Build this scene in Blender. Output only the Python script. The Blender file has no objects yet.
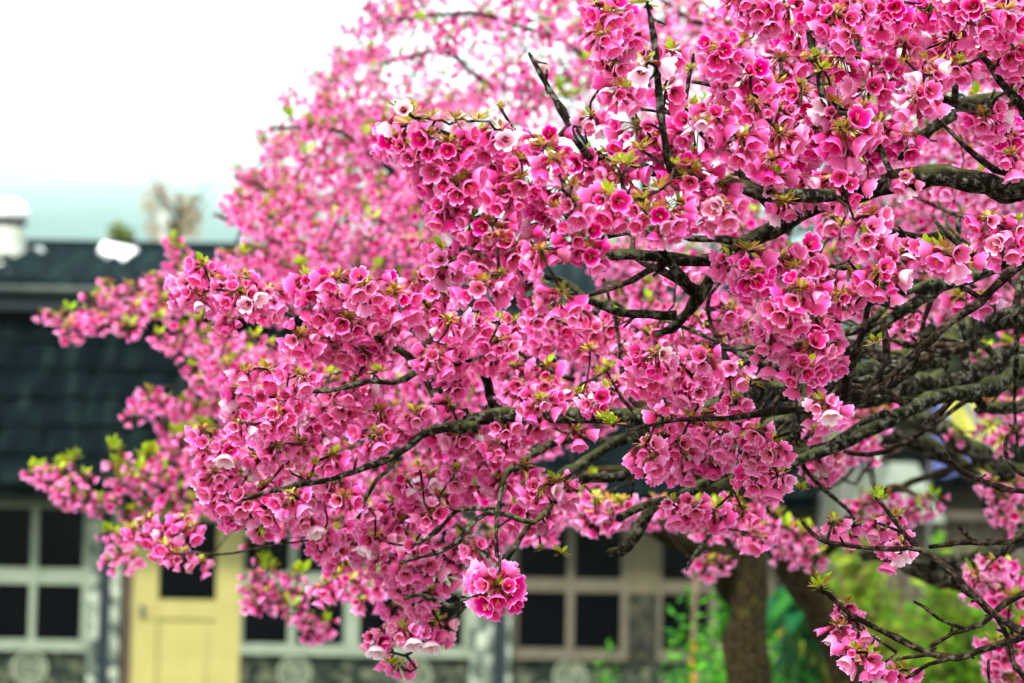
import bpy, math, random
import numpy as np
from mathutils import Vector, Matrix

# ------------------------------------------------------------------ camera, world, sun, exposure
S = bpy.context.scene
COL = S.collection
FPX = 2418.0
PITCH, ROLL, CAMH = math.radians(4.87), math.radians(1.0), 1.7
F = np.array([0, math.cos(PITCH), math.sin(PITCH)])
R0 = np.array([1.0, 0, 0])
U0 = np.cross(R0, F)
R = R0 * math.cos(ROLL) + U0 * math.sin(ROLL)
U = -R0 * math.sin(ROLL) + U0 * math.cos(ROLL)
CAMP = np.array([0, 0, CAMH])

cam_d = bpy.data.cameras.new("camera")
cam = bpy.data.objects.new("camera", cam_d)
COL.objects.link(cam)
cam_d.sensor_width = 36.0
cam_d.lens = FPX * 36.0 / 1024.0
cam_d.clip_end = 40000
m = Matrix(((R[0], U[0], -F[0], 0), (R[1], U[1], -F[1], 0), (R[2], U[2], -F[2], 0), (0, 0, 0, 1)))
m.translation = Vector(CAMP)
cam.matrix_world = m
cam_d.dof.use_dof = True
cam_d.dof.focus_distance = 2.62
cam_d.dof.aperture_fstop = 6.3
cam_d.dof.aperture_blades = 0
S.camera = cam

SUN_EL, SUN_AZ = math.radians(52), math.radians(205)   # azimuth clockwise from +Y: behind the camera, a little to the left
w = bpy.data.worlds.new("World")
S.world = w
w.use_nodes = True
nt = w.node_tree
bg = nt.nodes["Background"]
sky = nt.nodes.new("ShaderNodeTexSky")
sky.sky_type = 'NISHITA'
sky.sun_disc = False
sky.sun_elevation = SUN_EL
sky.sun_rotation = SUN_AZ
sky.air_density = 1.0
sky.dust_density = 3.0
mx = nt.nodes.new("ShaderNodeMixRGB")                  # a bright overcast layer over the blue
mx.inputs[0].default_value = 0.82
mx.inputs[2].default_value = (9.0, 9.15, 9.2, 1)
nt.links.new(sky.outputs[0], mx.inputs[1])
nt.links.new(mx.outputs[0], bg.inputs[0])
bg.inputs[1].default_value = 0.1

sd = bpy.data.lights.new("sun", 'SUN')
so = bpy.data.objects.new("sun", sd)
COL.objects.link(so)
sd.energy = 4.0
sd.angle = math.radians(9)
sd.color = (1.0, 0.96, 0.9)
sdir = Vector((math.sin(SUN_AZ) * math.cos(SUN_EL), math.cos(SUN_AZ) * math.cos(SUN_EL), math.sin(SUN_EL)))
so.rotation_euler = sdir.to_track_quat('Z', 'Y').to_euler()

S.view_settings.view_transform = 'Standard'
S.view_settings.look = 'None'
S.view_settings.gamma = 1
S.view_settings.use_curve_mapping = False
S.view_settings.exposure = 1.62
S.render.engine = 'CYCLES'
S.cycles.max_bounces = 8
S.cycles.diffuse_bounces = 4
S.cycles.transmission_bounces = 4
S.cycles.volume_bounces = 4
S.cycles.sample_clamp_indirect = 6


# ------------------------------------------------------------------ helpers
def at(px, py, d):
    """A point seen at pixel (px, py), d metres in front of the lens."""
    return CAMP + d * (F + R * ((px - 512) / FPX) - U * ((py - 341.5) / FPX))


def atY(px, py, Y):
    v = F + R * ((px - 512) / FPX) - U * ((py - 341.5) / FPX)
    return CAMP + v * (Y / v[1])


def tag(o, label=None, cat=None, group=None, kind=None):
    if label: o['label'] = label
    if cat: o['category'] = cat
    if group: o['group'] = group
    if kind: o['kind'] = kind
    return o


def empty(name, loc, label, cat, group=None):
    o = bpy.data.objects.new(name, None)
    COL.objects.link(o)
    o.location = loc
    return tag(o, label, cat, group)


class MB:
    """Collects shapes in world space; build() links them as ONE mesh object."""

    def __init__(self):
        self.V, self.Q, self.T, self.C, self.n = [], [], [], [], 0

    def add(self, V, Q=None, T=None, C=None):
        V = np.asarray(V, float)
        if Q is not None and len(Q): self.Q.append(np.asarray(Q, int) + self.n)
        if T is not None and len(T): self.T.append(np.asarray(T, int) + self.n)
        self.V.append(V)
        if C is None: C = (0.5, 0.5, 0.5)
        C = np.asarray(C, float)
        if C.ndim == 1: C = np.repeat(C[None, :], len(V), 0)
        self.C.append(C)
        self.n += len(V)
        return self

    def box(self, x0, x1, y0, y1, z0, z1, C=None):
        V = [(x, y, z) for x in (x0, x1) for y in (y0, y1) for z in (z0, z1)]
        Q = [(0, 1, 3, 2), (4, 6, 7, 5), (0, 4, 5, 1), (2, 3, 7, 6), (0, 2, 6, 4), (1, 5, 7, 3)]
        return self.add(V, Q, None, C)

    def lathe(self, c, prof, n=24, axis='z', C=None):
        V, Q = [], []
        for (r, z) in prof:
            for k in range(n):
                a = 2 * math.pi * k / n
                if axis == 'z': V.append((c[0] + r * math.cos(a), c[1] + r * math.sin(a), c[2] + z))
                else: V.append((c[0] + r * math.cos(a), c[1] + z, c[2] + r * math.sin(a)))
        for i in range(len(prof) - 1):
            for k in range(n):
                k2 = (k + 1) % n
                Q.append((i * n + k, i * n + k2, (i + 1) * n + k2, (i + 1) * n + k))
        return self.add(V, Q, None, C)

    def tube(self, P, rad, n=8, rng=None, rough=0.0, C=None):
        P = np.asarray(P, float)
        N = len(P)
        rad = np.broadcast_to(np.asarray(rad, float), (N,)).copy()
        T = np.gradient(P, axis=0)
        T /= np.linalg.norm(T, axis=1)[:, None] + 1e-12
        ref = np.array([0.31, 0.17, 0.93]) if abs(T[0][2]) < 0.9 else np.array([1.0, 0.1, 0])
        V = np.zeros((N, n, 3))
        ang = np.arange(n) * 2 * math.pi / n
        a = np.cross(T[0], ref)
        a /= np.linalg.norm(a)
        for i in range(N):
            a = a - T[i] * np.dot(a, T[i])
            a /= np.linalg.norm(a) + 1e-12
            b = np.cross(T[i], a)
            rr = rad[i] * (1 + (rough * rng.standard_normal(n) if rng is not None and rough else 0))
            rr = np.broadcast_to(rr, (n,))
            V[i] = P[i] + (np.cos(ang) * rr)[:, None] * a + (np.sin(ang) * rr)[:, None] * b
        V = V.reshape(-1, 3)
        Q = []
        for i in range(N - 1):
            for k in range(n):
                k2 = (k + 1) % n
                Q.append((i * n + k, i * n + k2, (i + 1) * n + k2, (i + 1) * n + k))
        tip = np.vstack([V, P[-1] + T[-1] * rad[-1] * 0.8, P[0]])
        Tr = [((N - 1) * n + k, (N - 1) * n + (k + 1) % n, N * n) for k in range(n)]
        Tr += [((k + 1) % n, k, N * n + 1) for k in range(n)]
        return self.add(tip, Q, Tr, C)

    def build(self, name, mat, parent=None, origin=None, smooth=False):
        me = bpy.data.meshes.new(name)
        V = np.vstack(self.V)
        off = np.zeros(3) if origin is None else np.asarray(origin, float)
        V = V - off
        Q = np.vstack(self.Q) if self.Q else np.zeros((0, 4), int)
        T = np.vstack(self.T) if self.T else np.zeros((0, 3), int)
        nq, nt_ = len(Q), len(T)
        me.vertices.add(len(V))
        me.vertices.foreach_set("co", V.astype(np.float32).ravel())
        me.loops.add(nq * 4 + nt_ * 3)
        me.polygons.add(nq + nt_)
        me.loops.foreach_set("vertex_index", np.concatenate([Q.ravel(), T.ravel()]).astype(np.int32))
        st = np.concatenate([np.arange(nq) * 4, nq * 4 + np.arange(nt_) * 3]).astype(np.int32)
        me.polygons.foreach_set("loop_start", st)
        me.polygons.foreach_set("use_smooth", np.full(nq + nt_, bool(smooth)))
        C = np.vstack(self.C)
        at_ = me.color_attributes.new("tint", 'FLOAT_COLOR', 'POINT')
        at_.data.foreach_set("color", np.hstack([C, np.ones((len(C), 1))]).astype(np.float32).ravel())
        me.update(calc_edges=True)
        me.validate()
        me.materials.append(mat)
        o = bpy.data.objects.new(name, me)
        COL.objects.link(o)
        if parent is not None:
            o.parent = parent
            pl = np.array(parent.location) if parent.parent is None else np.array(parent.location) + np.array(parent.parent.location)
            o.location = off - pl
        else:
            o.location = off
        return o


# ------------------------------------------------------------------ materials
def mat_new(name):
    mt = bpy.data.materials.new(name)
    mt.use_nodes = True
    t = mt.node_tree
    return mt, t, t.nodes["Principled BSDF"]


def N(t, typ, **kw):
    n = t.nodes.new(typ)
    for k, v in kw.items(): setattr(n, k, v)
    return n


def ramp(t, stops):
    r = N(t, "ShaderNodeValToRGB")
    e = r.color_ramp.elements
    while len(e) < len(stops): e.new(0.5)
    for i, (p, c) in enumerate(stops):
        e[i].position = p
        e[i].color = (*c, 1)
    return r


def noise_mat(name, stops, scale=20, rough=0.8, bump=0.0, detail=5, bscale=None, spec=0.3):
    mt, t, b = mat_new(name)
    tc = N(t, "ShaderNodeTexCoord")
    nz = N(t, "ShaderNodeTexNoise")
    nz.inputs["Scale"].default_value = scale
    nz.inputs["Detail"].default_value = detail
    t.links.new(tc.outputs["Object"], nz.inputs["Vector"])
    r = ramp(t, stops)
    t.links.new(nz.outputs["Fac"], r.inputs[0])
    t.links.new(r.outputs[0], b.inputs["Base Color"])
    b.inputs["Roughness"].default_value = rough
    b.inputs["Specular IOR Level"].default_value = spec
    if bump:
        n2 = N(t, "ShaderNodeTexNoise")
        n2.inputs["Scale"].default_value = bscale or scale * 2
        n2.inputs["Detail"].default_value = 6
        t.links.new(tc.outputs["Object"], n2.inputs["Vector"])
        bp = N(t, "ShaderNodeBump")
        bp.inputs["Strength"].default_value = bump
        bp.inputs["Distance"].default_value = 0.02
        t.links.new(n2.outputs["Fac"], bp.inputs["Height"])
        t.links.new(bp.outputs[0], b.inputs["Normal"])
    return mt


def petal_mat(name, transl=0.35, rough=0.55, outside=None, amt=0.0):
    """Thin plant tissue: its own colour from the mesh, some light coming through."""
    mt, t, b = mat_new(name)
    at_ = N(t, "ShaderNodeAttribute", attribute_name="tint")
    tc = N(t, "ShaderNodeTexCoord")
    nz = N(t, "ShaderNodeTexNoise")
    nz.inputs["Scale"].default_value = 420
    nz.inputs["Detail"].default_value = 3
    t.links.new(tc.outputs["Object"], nz.inputs["Vector"])
    oi = N(t, "ShaderNodeObjectInfo")
    mr = N(t, "ShaderNodeMapRange")
    mr.inputs["To Min"].default_value = 0.90
    mr.inputs["To Max"].default_value = 1.08
    t.links.new(oi.outputs["Random"], mr.inputs["Value"])
    m2 = N(t, "ShaderNodeMapRange")
    m2.inputs["From Min"].default_value = 0.3
    m2.inputs["From Max"].default_value = 0.7
    m2.inputs["To Min"].default_value = 0.86
    m2.inputs["To Max"].default_value = 1.1
    t.links.new(nz.outputs["Fac"], m2.inputs["Value"])
    mu = N(t, "ShaderNodeMath", operation='MULTIPLY')
    t.links.new(mr.outputs[0], mu.inputs[0])
    t.links.new(m2.outputs[0], mu.inputs[1])
    hs = N(t, "ShaderNodeHueSaturation")
    if outside:
        geo = N(t, "ShaderNodeNewGeometry")
        inv = N(t, "ShaderNodeMath", operation='MULTIPLY_ADD')
        inv.inputs[1].default_value = -amt
        inv.inputs[2].default_value = amt
        t.links.new(geo.outputs["Backfacing"], inv.inputs[0])
        mo = N(t, "ShaderNodeMixRGB")
        mo.inputs[2].default_value = (*outside, 1)
        t.links.new(inv.outputs[0], mo.inputs[0])
        t.links.new(at_.outputs["Color"], mo.inputs[1])
        t.links.new(mo.outputs[0], hs.inputs["Color"])
    else:
        t.links.new(at_.outputs["Color"], hs.inputs["Color"])
    t.links.new(mu.outputs[0], hs.inputs["Value"])
    if outside:
        m3 = N(t, "ShaderNodeMapRange")
        m3.inputs["To Min"].default_value = 1.07
        m3.inputs["To Max"].default_value = 0.95
        wn = N(t, "ShaderNodeTexWhiteNoise", noise_dimensions='1D')
        t.links.new(oi.outputs["Random"], wn.inputs["W"])
        t.links.new(wn.outputs["Value"], m3.inputs["Value"])
        t.links.new(m3.outputs[0], hs.inputs["Saturation"])
    t.links.new(hs.outputs[0], b.inputs["Base Color"])
    b.inputs["Roughness"].default_value = rough
    b.inputs["Specular IOR Level"].default_value = 0.06
    tr = N(t, "ShaderNodeBsdfTranslucent")
    t.links.new(hs.outputs[0], tr.inputs["Color"])
    ms = N(t, "ShaderNodeMixShader")
    ms.inputs[0].default_value = transl
    out = t.nodes["Material Output"]
    t.links.new(b.outputs[0], ms.inputs[1])
    t.links.new(tr.outputs[0], ms.inputs[2])
    t.links.new(ms.outputs[0], out.inputs["Surface"])
    return mt


def bark_mat(name, base, light, moss, moss_amt):
    mt, t, b = mat_new(name)
    tc = N(t, "ShaderNodeTexCoord")
    nz = N(t, "ShaderNodeTexNoise")
    nz.inputs["Scale"].default_value = 105
    nz.inputs["Detail"].default_value = 8
    nz.inputs["Roughness"].default_value = 0.7
    t.links.new(tc.outputs["Object"], nz.inputs["Vector"])
    r = ramp(t, [(0.36, tuple(c * 0.4 for c in base)), (0.5, base), (0.64, light)])
    t.links.new(nz.outputs["Fac"], r.inputs[0])
    # moss grows in patches, mostly on the upper side of a limb
    geo = N(t, "ShaderNodeNewGeometry")
    sx = N(t, "ShaderNodeSeparateXYZ")
    t.links.new(geo.outputs["Normal"], sx.inputs[0])
    n2 = N(t, "ShaderNodeTexNoise")
    n2.inputs["Scale"].default_value = 24
    n2.inputs["Detail"].default_value = 5
    t.links.new(tc.outputs["Object"], n2.inputs["Vector"])
    ad = N(t, "ShaderNodeMath", operation='MULTIPLY_ADD')
    ad.inputs[1].default_value = 0.22
    t.links.new(sx.outputs["Z"], ad.inputs[0])
    t.links.new(n2.outputs["Fac"], ad.inputs[2])
    mr = N(t, "ShaderNodeMapRange")
    mr.inputs["From Min"].default_value = 0.56
    mr.inputs["From Max"].default_value = 0.76
    mr.inputs["To Max"].default_value = moss_amt
    t.links.new(ad.outputs[0], mr.inputs["Value"])
    mix = N(t, "ShaderNodeMixRGB")
    mix.inputs[2].default_value = (*moss, 1)
    t.links.new(mr.outputs[0], mix.inputs[0])
    t.links.new(r.outputs[0], mix.inputs[1])
    t.links.new(mix.outputs[0], b.inputs["Base Color"])
    b.inputs["Roughness"].default_value = 0.9
    b.inputs["Specular IOR Level"].default_value = 0.06
    bp = N(t, "ShaderNodeBump")
    bp.inputs["Strength"].default_value = 0.9
    bp.inputs["Distance"].default_value = 0.012
    t.links.new(nz.outputs["Fac"], bp.inputs["Height"])
    t.links.new(bp.outputs[0], b.inputs["Normal"])
    return mt


M = {}
M['petal'] = petal_mat("petal", 0.43, outside=(0.965, 0.36, 0.72), amt=0.15)
M['leaf'] = petal_mat("young_leaf", 0.4, 0.45)
M['bark'] = bark_mat("cherry_bark", (0.014, 0.010, 0.007), (0.20, 0.20, 0.15), (0.085, 0.10, 0.03), 0.75)
M['twig'] = bark_mat("twig_bark", (0.018, 0.010, 0.008), (0.15, 0.11, 0.09), (0.075, 0.06, 0.018), 0.4)
M['bark_far'] = bark_mat("mossy_trunk_bark", (0.022, 0.015, 0.007), (0.10, 0.072, 0.034), (0.085, 0.082, 0.012), 0.95)
M['frame_pale'] = noise_mat("pale_green_paint", [(0.3, (0.145, 0.185, 0.13)), (0.7, (0.20, 0.24, 0.175))], 9, 0.6, 0.1)
M['frame_tan'] = noise_mat("weathered_tan_paint", [(0.3, (0.075, 0.066, 0.042)), (0.7, (0.11, 0.096, 0.064))], 9, 0.7, 0.1)
M['panel_tan'] = noise_mat("tan_panel", [(0.3, (0.075, 0.064, 0.032)), (0.7, (0.10, 0.085, 0.045))], 5, 0.7)
M['door'] = noise_mat("cream_yellow_paint", [(0.3, (0.28, 0.25, 0.078)), (0.7, (0.325, 0.29, 0.098))], 4, 0.5, 0.05)
M['door_dark'] = noise_mat("dark_brown_wood", [(0.3, (0.05, 0.035, 0.022)), (0.7, (0.09, 0.06, 0.04))], 12, 0.7)
M['metal_dark'] = noise_mat("dark_metal", [(0.3, (0.05, 0.05, 0.05)), (0.7, (0.09, 0.09, 0.085))], 30, 0.5)
M['slate_strip'] = noise_mat("blue_grey_render", [(0.3, (0.007, 0.013, 0.019)), (0.7, (0.014, 0.023, 0.03))], 12, 0.8)
M['white'] = noise_mat("white_paint", [(0.3, (0.72, 0.74, 0.72)), (0.7, (0.82, 0.83, 0.82))], 8, 0.5)
M['cream'] = noise_mat("pale_cream_metal", [(0.3, (0.36, 0.39, 0.32)), (0.7, (0.46, 0.48, 0.41))], 8, 0.5)
M['gutter'] = noise_mat("grey_green_gutter", [(0.3, (0.012, 0.02, 0.016)), (0.65, (0.04, 0.055, 0.042))], 5, 0.6)
M['orange'] = noise_mat("orange_pole_paint", [(0.3, (0.45, 0.17, 0.02)), (0.7, (0.58, 0.24, 0.03))], 12, 0.6)
M['bamboo'] = noise_mat("weathered_bamboo", [(0.3, (0.12, 0.08, 0.05)), (0.7, (0.20, 0.14, 0.09))], 12, 0.7)
M['post'] = noise_mat("pale_post_wood", [(0.3, (0.26, 0.24, 0.13)), (0.7, (0.36, 0.33, 0.2))], 18, 0.8)
M['planks'] = noise_mat("brown_planks", [(0.3, (0.05, 0.04, 0.028)), (0.7, (0.085, 0.066, 0.048))], 6, 0.8)
M['shed_roof'] = noise_mat("pale_green_sheet", [(0.3, (0.10, 0.125, 0.095)), (0.7, (0.145, 0.17, 0.13))], 6, 0.6)
M['grey_wall'] = noise_mat("grey_render", [(0.3, (0.08, 0.09, 0.072)), (0.7, (0.13, 0.14, 0.115))], 4, 0.8)
M['hill'] = noise_mat("wooded_hillside", [(0.3, (0.012, 0.05, 0.04)), (0.7, (0.03, 0.09, 0.07))], 0.02, 0.95)
M['soil'] = noise_mat("garden_soil_and_moss", [(0.3, (0.05, 0.045, 0.03)), (0.5, (0.06, 0.075, 0.025)), (0.7, (0.09, 0.11, 0.03))], 1.6, 0.95, 0.4)
M['grass'] = petal_mat("grass_blades", 0.3, 0.6)


def pane_mat():
    mt, t, b = mat_new("dark_window_glass")
    b.inputs["Base Color"].default_value = (0.0008, 0.0012, 0.002, 1)
    b.inputs["Roughness"].default_value = 0.12
    b.inputs["Specular IOR Level"].default_value = 0.03
    return mt


M['pane'] = pane_mat()


def pebble_mat(name, dark, mid, light, scale):
    mt, t, b = mat_new(name)
    tc = N(t, "ShaderNodeTexCoord")
    v = N(t, "ShaderNodeTexVoronoi")
    v.inputs["Scale"].default_value = scale
    t.links.new(tc.outputs["Object"], v.inputs["Vector"])
    bw = N(t, "ShaderNodeRGBToBW")
    t.links.new(v.outputs["Color"], bw.inputs[0])
    r = ramp(t, [(0.15, dark), (0.5, mid), (0.85, light)])
    t.links.new(bw.outputs[0], r.inputs[0])
    t.links.new(r.outputs[0], b.inputs["Base Color"])
    b.inputs["Roughness"].default_value = 0.85
    b.inputs["Specular IOR Level"].default_value = 0.1
    bp = N(t, "ShaderNodeBump", invert=True)
    bp.inputs["Strength"].default_value = 0.8
    bp.inputs["Distance"].default_value = 0.02
    t.links.new(v.outputs["Distance"], bp.inputs["Height"])
    t.links.new(bp.outputs[0], b.inputs["Normal"])
    return mt


M['pebble'] = pebble_mat("grey_pebble_dash", (0.006, 0.010, 0.008), (0.022, 0.030, 0.022), (0.09, 0.10, 0.06), 17)
M['pebble_pale'] = pebble_mat("pale_pebble_trim", (0.035, 0.05, 0.04), (0.12, 0.15, 0.115), (0.34, 0.38, 0.30), 13)
M['pebble_dark'] = pebble_mat("dark_stone_pier", (0.010, 0.012, 0.010), (0.022, 0.025, 0.018), (0.06, 0.055, 0.03), 20)
M['medal_core'] = pebble_mat("grey_medallion_core", (0.06, 0.075, 0.05), (0.11, 0.13, 0.09), (0.20, 0.22, 0.15), 30)
M['medal'] = pebble_mat("pale_medallion_stone", (0.18, 0.21, 0.14), (0.27, 0.31, 0.21), (0.36, 0.40, 0.28), 60)


def tile_mat(name="dark_slate_tile", k=1.0):
    mt, t, b = mat_new(name)
    tc = N(t, "ShaderNodeTexCoord")
    mp = N(t, "ShaderNodeMapping")
    mp.inputs["Scale"].default_value = (3, 0.6, 0.6)
    t.links.new(tc.outputs["Object"], mp.inputs[0])
    nz = N(t, "ShaderNodeTexNoise")
    nz.inputs["Scale"].default_value = 3.2
    nz.inputs["Detail"].default_value = 6
    t.links.new(mp.outputs[0], nz.inputs["Vector"])
    r = ramp(t, [(0.35, tuple(k * c for c in (0.0010, 0.0028, 0.0038))), (0.55, tuple(k * c for c in (0.0022, 0.0055, 0.0068))), (0.80, tuple(k * c for c in (0.010, 0.021, 0.017)))])
    t.links.new(nz.outputs["Fac"], r.inputs[0])
    t.links.new(r.outputs[0], b.inputs["Base Color"])
    b.inputs["Roughness"].default_value = 0.9
    b.inputs["Specular IOR Level"].default_value = 0.02
    return mt


M['tile'] = tile_mat()
M['sheet'] = tile_mat("corrugated_grey_sheet", 2.4)

# ------------------------------------------------------------------ ground, hill
nr = np.random.default_rng(11)
gm = MB()
gx = np.concatenate([np.linspace(-4500, -40, 18), np.linspace(-30, 30, 41), np.linspace(40, 4500, 18)])
gy = np.concatenate([np.linspace(-1500, -20, 8), np.linspace(-10, 60, 48), np.linspace(80, 14200, 34)])
V = [(x, y, 0.0) for y in gy for x in gx]
nx = len(gx)
Q = [(j * nx + i, j * nx + i + 1, (j + 1) * nx + i + 1, (j + 1) * nx + i) for j in range(len(gy) - 1) for i in range(nx - 1)]
gm.add(V, Q)
tag(gm.build("ground", M['soil'], smooth=True), kind="structure")

hm = MB()
HX = np.linspace(-4200, 4200, 85)
HD = np.concatenate([[1090.0], 1100 + 12900 * np.linspace(0, 1, 110) ** 2.0])
V = []
for d in HD:
    for x in HX:
        el = 5.6 + 4.6 * (max(0.0, d - 1090) / 12910.0) ** 0.36
        z = d * math.tan(math.radians(el))
        z += (9 * math.sin(x * 0.004 + d * 0.0013) + 6 * math.sin(x * 0.011 + 1.3)) * (d / 3500) + nr.normal(0, 4.0)
        z *= 1 - 0.04 * (x / 4200) ** 2
        V.append((x, d, max(z, -1.0) if d > 1095 else -1.0))
nx = len(HX)
Q = [(j * nx + i, j * nx + i + 1, (j + 1) * nx + i + 1, (j + 1) * nx + i) for j in range(len(HD) - 1) for i in range(nx - 1)]
hm.add(V, Q)
tag(hm.build("hill", M['hill'], smooth=True), kind="structure")

# ------------------------------------------------------------------ the house
HY = 20.0
house = empty("house", (-1.2, 21.5, 0), "low dark tiled house with pebble-dash walls behind the blossom", "house")
XL, XR = -7.6, 2.62
b = MB()
# walls run round behind the openings: wainscot, piers, and the sides and back
b.box(XL, -3.17, HY, HY + 0.2, 0, 0.785)
b.box(-2.19, XR, HY, HY + 0.2, 0, 0.785)
b.box(2.2, XR, HY, HY + 0.2, 0.785, 2.0)
b.box(XL, -5.34, HY, HY + 0.2, 0.785, 2.0)
b.box(XL, XL + 0.2, HY + 0.2, HY + 5.8, 0, 3.5)
b.box(XR - 0.2, XR, HY + 0.2, HY + 5.8, 0, 3.5)
b.box(XL, XR, HY + 5.8, HY + 6.0, 0, 3.5)
b.build("wall", M['pebble'], house)
b = MB()
b.box(XL, XR, HY + 0.01, HY + 0.19, 2.0, 2.12)
b.build("lintel", M['frame_tan'], house)
b = MB()
b.box(0.99 + .004, 1.23 - .004, HY - 0.03, HY + 0.17, 0.80, 1.335)
o = b.build("pier", M['pebble_dark'], house)
b = MB()
b.box(0.99 + .004, 1.23 - .004, HY - 0.02, HY + 0.17, 1.34, 1.995)
b.build("panel", M['panel_tan'], house)


def pilaster(x0, d0, d1, x1):
    p = MB().box(x0, d0, HY - 0.10, HY - 0.004, 0, 2.04).build("pilaster", M['pebble_pale'], house)
    MB().box(d1, x1, HY - 0.10, HY - 0.004, 0, 2.04).build("trim_strip", M['pebble_pale'], p, origin=(x1, HY, 0))
    MB().box(d0 + .003, d1 - .003, HY - 0.07, HY - 0.004, 0, 2.04).build("recess_strip", M['slate_strip'], p, origin=(d0, HY, 0))


pilaster(-3.425, -3.345, -3.245, -3.175)
pilaster(-0.30, -0.115, 0.0, 0.036)
# fix strip parents' offsets are handled by origin; the pier fills behind
b = MB()
b.box(-3.42, -3.175, HY, HY + 0.2, 0.79, 2.0)
b.box(-0.295, 0.03, HY, HY + 0.2, 0.79, 2.0)
b.build("pier", M['pebble'], house)


def window(xs, z0, zt0, zt1, z1, fm, zs0):
    """xs: alternating frame/pane edges from left to right."""
    f = MB()
    y0, y1 = HY - 0.015, HY + 0.09
    for i in range(0, len(xs) - 1, 2):
        f.box(xs[i], xs[i + 1], y0, y1, z0, z1)
    for i in range(1, len(xs) - 2, 2):
        f.box(xs[i], xs[i + 1], y0 + .006, y1 - .006, zt0, zt1)
        f.box(xs[i], xs[i + 1], y0 + .006, y1 - .006, z1 - 0.035, z1)
        f.box(xs[i], xs[i + 1], y0 + .006, y1 - .006, z0, z0 + 0.035)
    w_ = f.build("window", fm, house, origin=(xs[0], HY, z0))
    MB().box(xs[0] - .002, xs[-1] + .002, HY - 0.05, HY + 0.1, zs0, z0 - .002).build("sill", fm, w_, origin=(xs[0], HY, z0))
    p = MB()
    for i in range(1, len(xs) - 2, 2):
        p.box(xs[i] + .001, xs[i + 1] - .001, HY + 0.04, HY + 0.05, z0 + .036, zt0 - .001)
        p.box(xs[i] + .001, xs[i + 1] - .001, HY + 0.04, HY + 0.05, zt1 + .001, z1 - .036)
    p.build("pane", M['pane'], w_, origin=(xs[0], HY, z0))


def fix_sub(o):
    pass


window([-5.33, -5.27, -4.87, -4.81, -4.41, -4.31, -3.93, -3.875, -3.50, -3.43], 0.845, 1.335, 1.465, 1.995, M['frame_pale'], 0.79)
window([-2.185, -2.17, -1.80, -1.735, -1.34, -1.215, -0.81, -0.75, -0.36, -0.302], 0.845, 1.335, 1.465, 1.995, M['frame_pale'], 0.79)
window([0.04, 0.09, 0.485, 0.55, 0.935, 0.99], 0.845, 1.345, 1.455, 1.995, M['frame_tan'], 0.79)
window([1.23, 1.27, 1.66, 1.725, 2.12, 2.195], 0.845, 1.345, 1.455, 1.995, M['frame_tan'], 0.79)

# door
dx0, dx1 = -3.085, -2.192
d = MB()
yf, yb = HY - 0.01, HY + 0.05
d.box(dx0, -2.873, yf, yb, 0.02, 1.995)
d.box(-2.398, dx1, yf, yb, 0.02, 1.995)
for (z0, z1) in ((0.02, 0.30), (1.07, 1.225), (1.88, 1.995)):
    d.box(-2.873, -2.398, yf + .004, yb - .004, z0, z1)
d.box(-2.873, -2.398, yf + 0.022, yb - .008, 0.30, 1.07)
d.box(-2.80, -2.47, yf + 0.008, yf + 0.03, 0.37, 1.0)
door = d.build("door", M['door'], house, origin=(dx0, HY, 0))
MB().box(-2.872, -2.399, yf + .03, yf + .04, 1.226, 1.879).build("pane", M['pane'], door, origin=(-2.87, HY, 1.2))
hb = MB().box(-3.02, -2.985, yf - 0.012, yf - .002, 1.06, 1.18)
hb.tube([(-3.003, yf - 0.012, 1.14), (-3.003, yf - 0.05, 1.14), (-2.94, yf - 0.055, 1.14)], 0.009, 8)
hb.build("handle", M['metal_dark'], door, origin=(-3.0, HY, 1.1))
MB().box(-3.172, -3.088, HY - 0.03, HY + 0.1, 0, 1.995).build("door_jamb", M['door_dark'], house)

# round medallions set in the wainscot
for i, (x, z, r) in enumerate([(-3.905, 0.645, .155), (-1.735, 0.645, .145), (-0.748, 0.645, .145), (0.523, 0.655, .145), (1.70, 0.65, .145), (-4.95, 0.645, .155)]):
    md = MB()
    md.lathe((x, HY, z), [(0.0, -0.02), (r * 0.72, -0.02), (r * 0.72, -0.001)], 28, 'y')
    mo = md.build("medallion", M['medal_core'], house)
    rg = MB()
    for k in range(26):
        a = 2 * math.pi * k / 26
        c = (x + r * 0.87 * math.cos(a), HY - 0.018, z + r * 0.87 * math.sin(a))
        rg.box(c[0] - r * .09, c[0] + r * .09, HY - .035, HY - .001, c[2] - r * .09, c[2] + r * .09)
    rg.build("stone_ring", M['medal'], mo, origin=(x, HY, z))


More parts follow.
